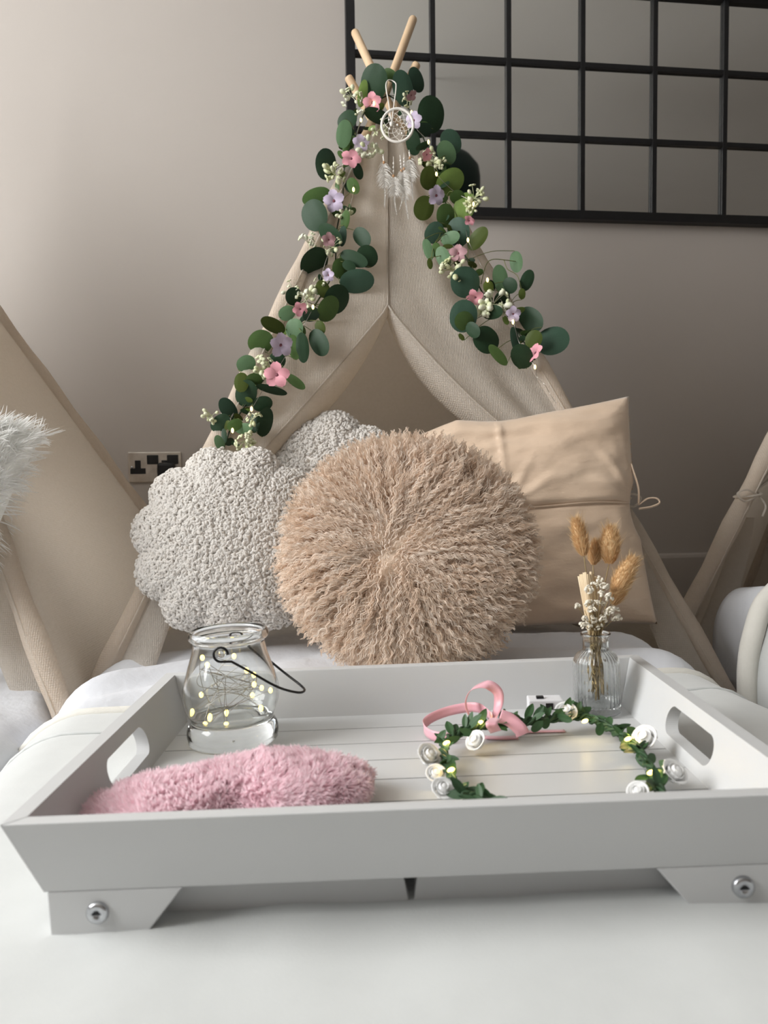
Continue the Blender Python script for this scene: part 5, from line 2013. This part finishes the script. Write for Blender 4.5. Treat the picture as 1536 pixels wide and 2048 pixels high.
# ================================================================== ribbed bud vase with dried flowers
def build_vase():
    base = tp(1195, 1424, 0.0006)
    k = depth(base) / FPX
    M = TM.to_3x3().to_4x4()
    M.translation = base
    t = thing('bud_vase', 'small ribbed clear glass bud vase in the tray corner', 'vase', matrix=M)
    W = lambda x, y, z: M @ Vector((x, y, z))
    H = 160 * k
    rb, rn, rl = 46.5 * k, 25.5 * k, 29 * k
    ro = [(0.0005, 0), (rb * 0.9, 0), (rb, 0.002), (rb * 1.0, 0.006), (rb * 0.965, 0.010), (rb * 0.965, H * 0.60), (rb * 0.94, H * 0.66), (rb * 0.80, H * 0.735), (rn * 1.08, H * 0.78), (rn, H * 0.80), (rn, H * 0.955), (rl, H * 0.965), (rl * 1.02, H * 0.98), (rl, H * 0.998)]
    wt = 0.0018
    ri = [(rn - wt + 0.0012, H * 0.998), (rn - wt, H * 0.95), (rn - wt, H * 0.79), (rb * 0.80 - wt * 1.4, H * 0.725), (rb * 0.93 - wt, H * 0.655), (rb * 0.955 - wt, H * 0.59), (rb * 0.955 - wt, 0.013), (rb * 0.85, 0.009), (0.0005, 0.008)]
    def dens(p):
        out = []
        for (a, b), (c, d) in zip(p[:-1], p[1:]):
            for s in (0, 0.5):
                out.append((a + (c - a) * s, b + (d - b) * s))
        return out + [p[-1]]
    def ribs(r_, z, a):
        if 0.008 < z < H * 0.76 and r_ > rn * 1.05:
            return r_ + 0.00055 * math.cos(30 * a)
        return r_
    MB().lathe(dens(ro) + dens(ri), 120, M, ribs).part('glass_body', M_glass, t, weld=True)
    g = random.Random(31)
    d0 = depth(base)
    mouth = W(0, 0, H)
    Pd = lambda px, py, o=0.0: at(px, py, d0 - o)

    def inside(i):
        a = g.random() * 6.28
        r_ = g.uniform(0, rb * 0.45)
        return W(r_ * math.cos(a), r_ * math.sin(a), g.uniform(0.012, H * 0.35))

    def neckp():
        a = g.random() * 6.28
        r_ = g.uniform(0, rn * 0.5)
        return W(r_ * math.cos(a), r_ * math.sin(a), H * 0.9)
    # bunny tails: head base px, head tip px, half width px, depth offset
    tails = [((1168, 1112), (1152, 1040), 15, 0.004, 'upright tan bunny tail grass leaning away from the tent'), ((1186, 1130), (1194, 1085), 13, -0.012, 'half hidden tan bunny tail grass between its neighbours'),
             ((1218, 1128), (1222, 1055), 22, 0.0, 'tall plump tan bunny tail grass'), ((1228, 1188), (1267, 1117), 20, 0.012, 'golden bunny tail grass leaning over the vase side'), ((1226, 1210), (1252, 1150), 15, -0.010, 'darker bunny tail grass tucked under the leaning one')]
    for (b_, e_, hw, off, lab) in tails:
        a, e = Pd(*b_, off), Pd(*e_, off)
        a_low, a_neck = inside(0), neckp()
        o = thing('bunny_tail_grass', lab + ' in the bud vase', 'dried grass', a_low, group='bunny tails in the bud vase')
        MB().tube(sm_curve([a_low, a_neck, lerp(a_neck, a, 0.6), a], 6), 0.0006, 5).part('stem', M_drystem, o)
        ax = (e - a)
        L = ax.length
        rot = Vector((0, 0, 1)).rotation_difference(ax.normalized()).to_matrix()
        hwm = hw * k * 1.25
        core = lerp(a, e, 0.5)
        MB().ell(core, hwm * 0.62, hwm * 0.62, L * 0.50, rot, segs=12, rings=9).part('seed_head', M_tailbase, o)
        N = 1500
        gg = np.random.default_rng(int(hw * 7))
        s = gg.random(N)
        th = gg.random(N) * 6.28
        prof = np.sin(np.clip(s * 0.93 + 0.05, 0, 1) * np.pi) ** 0.55 * (1.05 - 0.3 * s)
        loc = np.stack([np.cos(th) * hwm * 0.62 * prof, np.sin(th) * hwm * 0.62 * prof, (s - 0.5) * L], -1)
        dr = norm(np.stack([np.cos(th) * 0.55, np.sin(th) * 0.55, np.full(N, 1.0)], -1) + gg.normal(size=(N, 3)) * 0.18)
        Ln = gg.uniform(0.004, 0.0085, N) * (1 + (gg.random(N) < 0.12) * 0.9)
        S = 3
        ss = np.linspace(0, 1, S)
        P = loc[:, None, :] + dr[:, None, :] * (Ln[:, None] * ss[None, :])[..., None]
        Rn = np.array(rot)
        P = P @ Rn.T + np.array(core)
        sd = norm(np.cross(dr, gg.normal(size=(N, 3)))) @ Rn.T
        tint = np.clip(0.48 + 0 * ss[None, :] + gg.normal(size=N)[:, None] * 0.2, 0, 1)
        strands(P, np.array([0.00028, 0.00022, 0.00006]), sd, 'fuzz', M_tail, o, tint)
    # bundle of cut straw
    o = thing('straw_bundle', 'flat cut bundle of pale dried palm straw in the bud vase', 'dried grass', neckp())
    for i in range(11):
        u = i / 10
        bx_, tx = 1172 + 14 * u, 1158 + 34 * u
        ty = 1146 + (6 if i in (0, 9, 10) else 0) + g.uniform(-3, 3)
        off = 0.010 * math.sin(u * 3.14) - 0.002
        a, e = Pd(bx_ + 6, 1268, off * 0.3), Pd(tx, ty, off)
        G = np.zeros((6, 3, 3))
        for q in range(6):
            p = lerp(a, e, q / 5)
            for w_ in range(3):
                G[q, w_] = p + CR * (w_ - 1) * (1.3 + 1.2 * q / 5) * k - CF * (0.0012 if w_ == 1 else 0)
        mb = MB()
        slab(mb, G, 0.0006)
        mb.part('straw', M_straw, o)
    # gypsophila
    heads = [(1198, 1160), (1208, 1172), (1177, 1180), (1203, 1188), (1219, 1195), (1155, 1212), (1177, 1207), (1195, 1206), (1207, 1208), (1183, 1220), (1170, 1238), (1221, 1222), (1231, 1218), (1188, 1240), (1206, 1238), (1233, 1237), (1180, 1255), (1197, 1254), (1215, 1226), (1168, 1252), (1190, 1170)]
    o = thing('gypsophila_sprig', 'bunch of tiny white dried gypsophila flowers in the bud vase', 'dried flower', inside(0))
    for i, (x, y) in enumerate(heads):
        p = Pd(x, y, 0.014 + g.uniform(-0.006, 0.008))
        MB().tube(sm_curve([inside(i), neckp(), lerp(mouth, p, 0.6), p], 5), 0.00045, 4).part('stem', M_drystem, o)
        mb = MB()
        r = g.uniform(8.5, 12) * k
        for m_ in range(15):
            dv = Vector((g.uniform(-1, 1), g.uniform(-1, 1), g.uniform(-0.6, 1))).normalized()
            rot = Vector((0, 0, 1)).rotation_difference(dv).to_matrix()
            mb.ell(p + dv * r * g.uniform(0.3, 0.85), r * 0.36, r * 0.28, r * 0.13, rot @ Matrix.Rotation(g.random() * 3, 3, 'X'), segs=6, rings=4)
        mb.part('blossom', M_gyp, o)
    st = MB()
    for i in range(16):
        st.tube(sm_curve([inside(i), W(g.uniform(-1, 1) * rn * 0.5, g.uniform(-1, 1) * rn * 0.5, H * 0.62), neckp(), mouth + Vector((g.uniform(-1, 1) * 0.012, g.uniform(-1, 1) * 0.006, g.uniform(0.01, 0.03)))], 5), 0.0005, 4)
    st.part('stem_bundle', M_drystem, o)


build_vase()
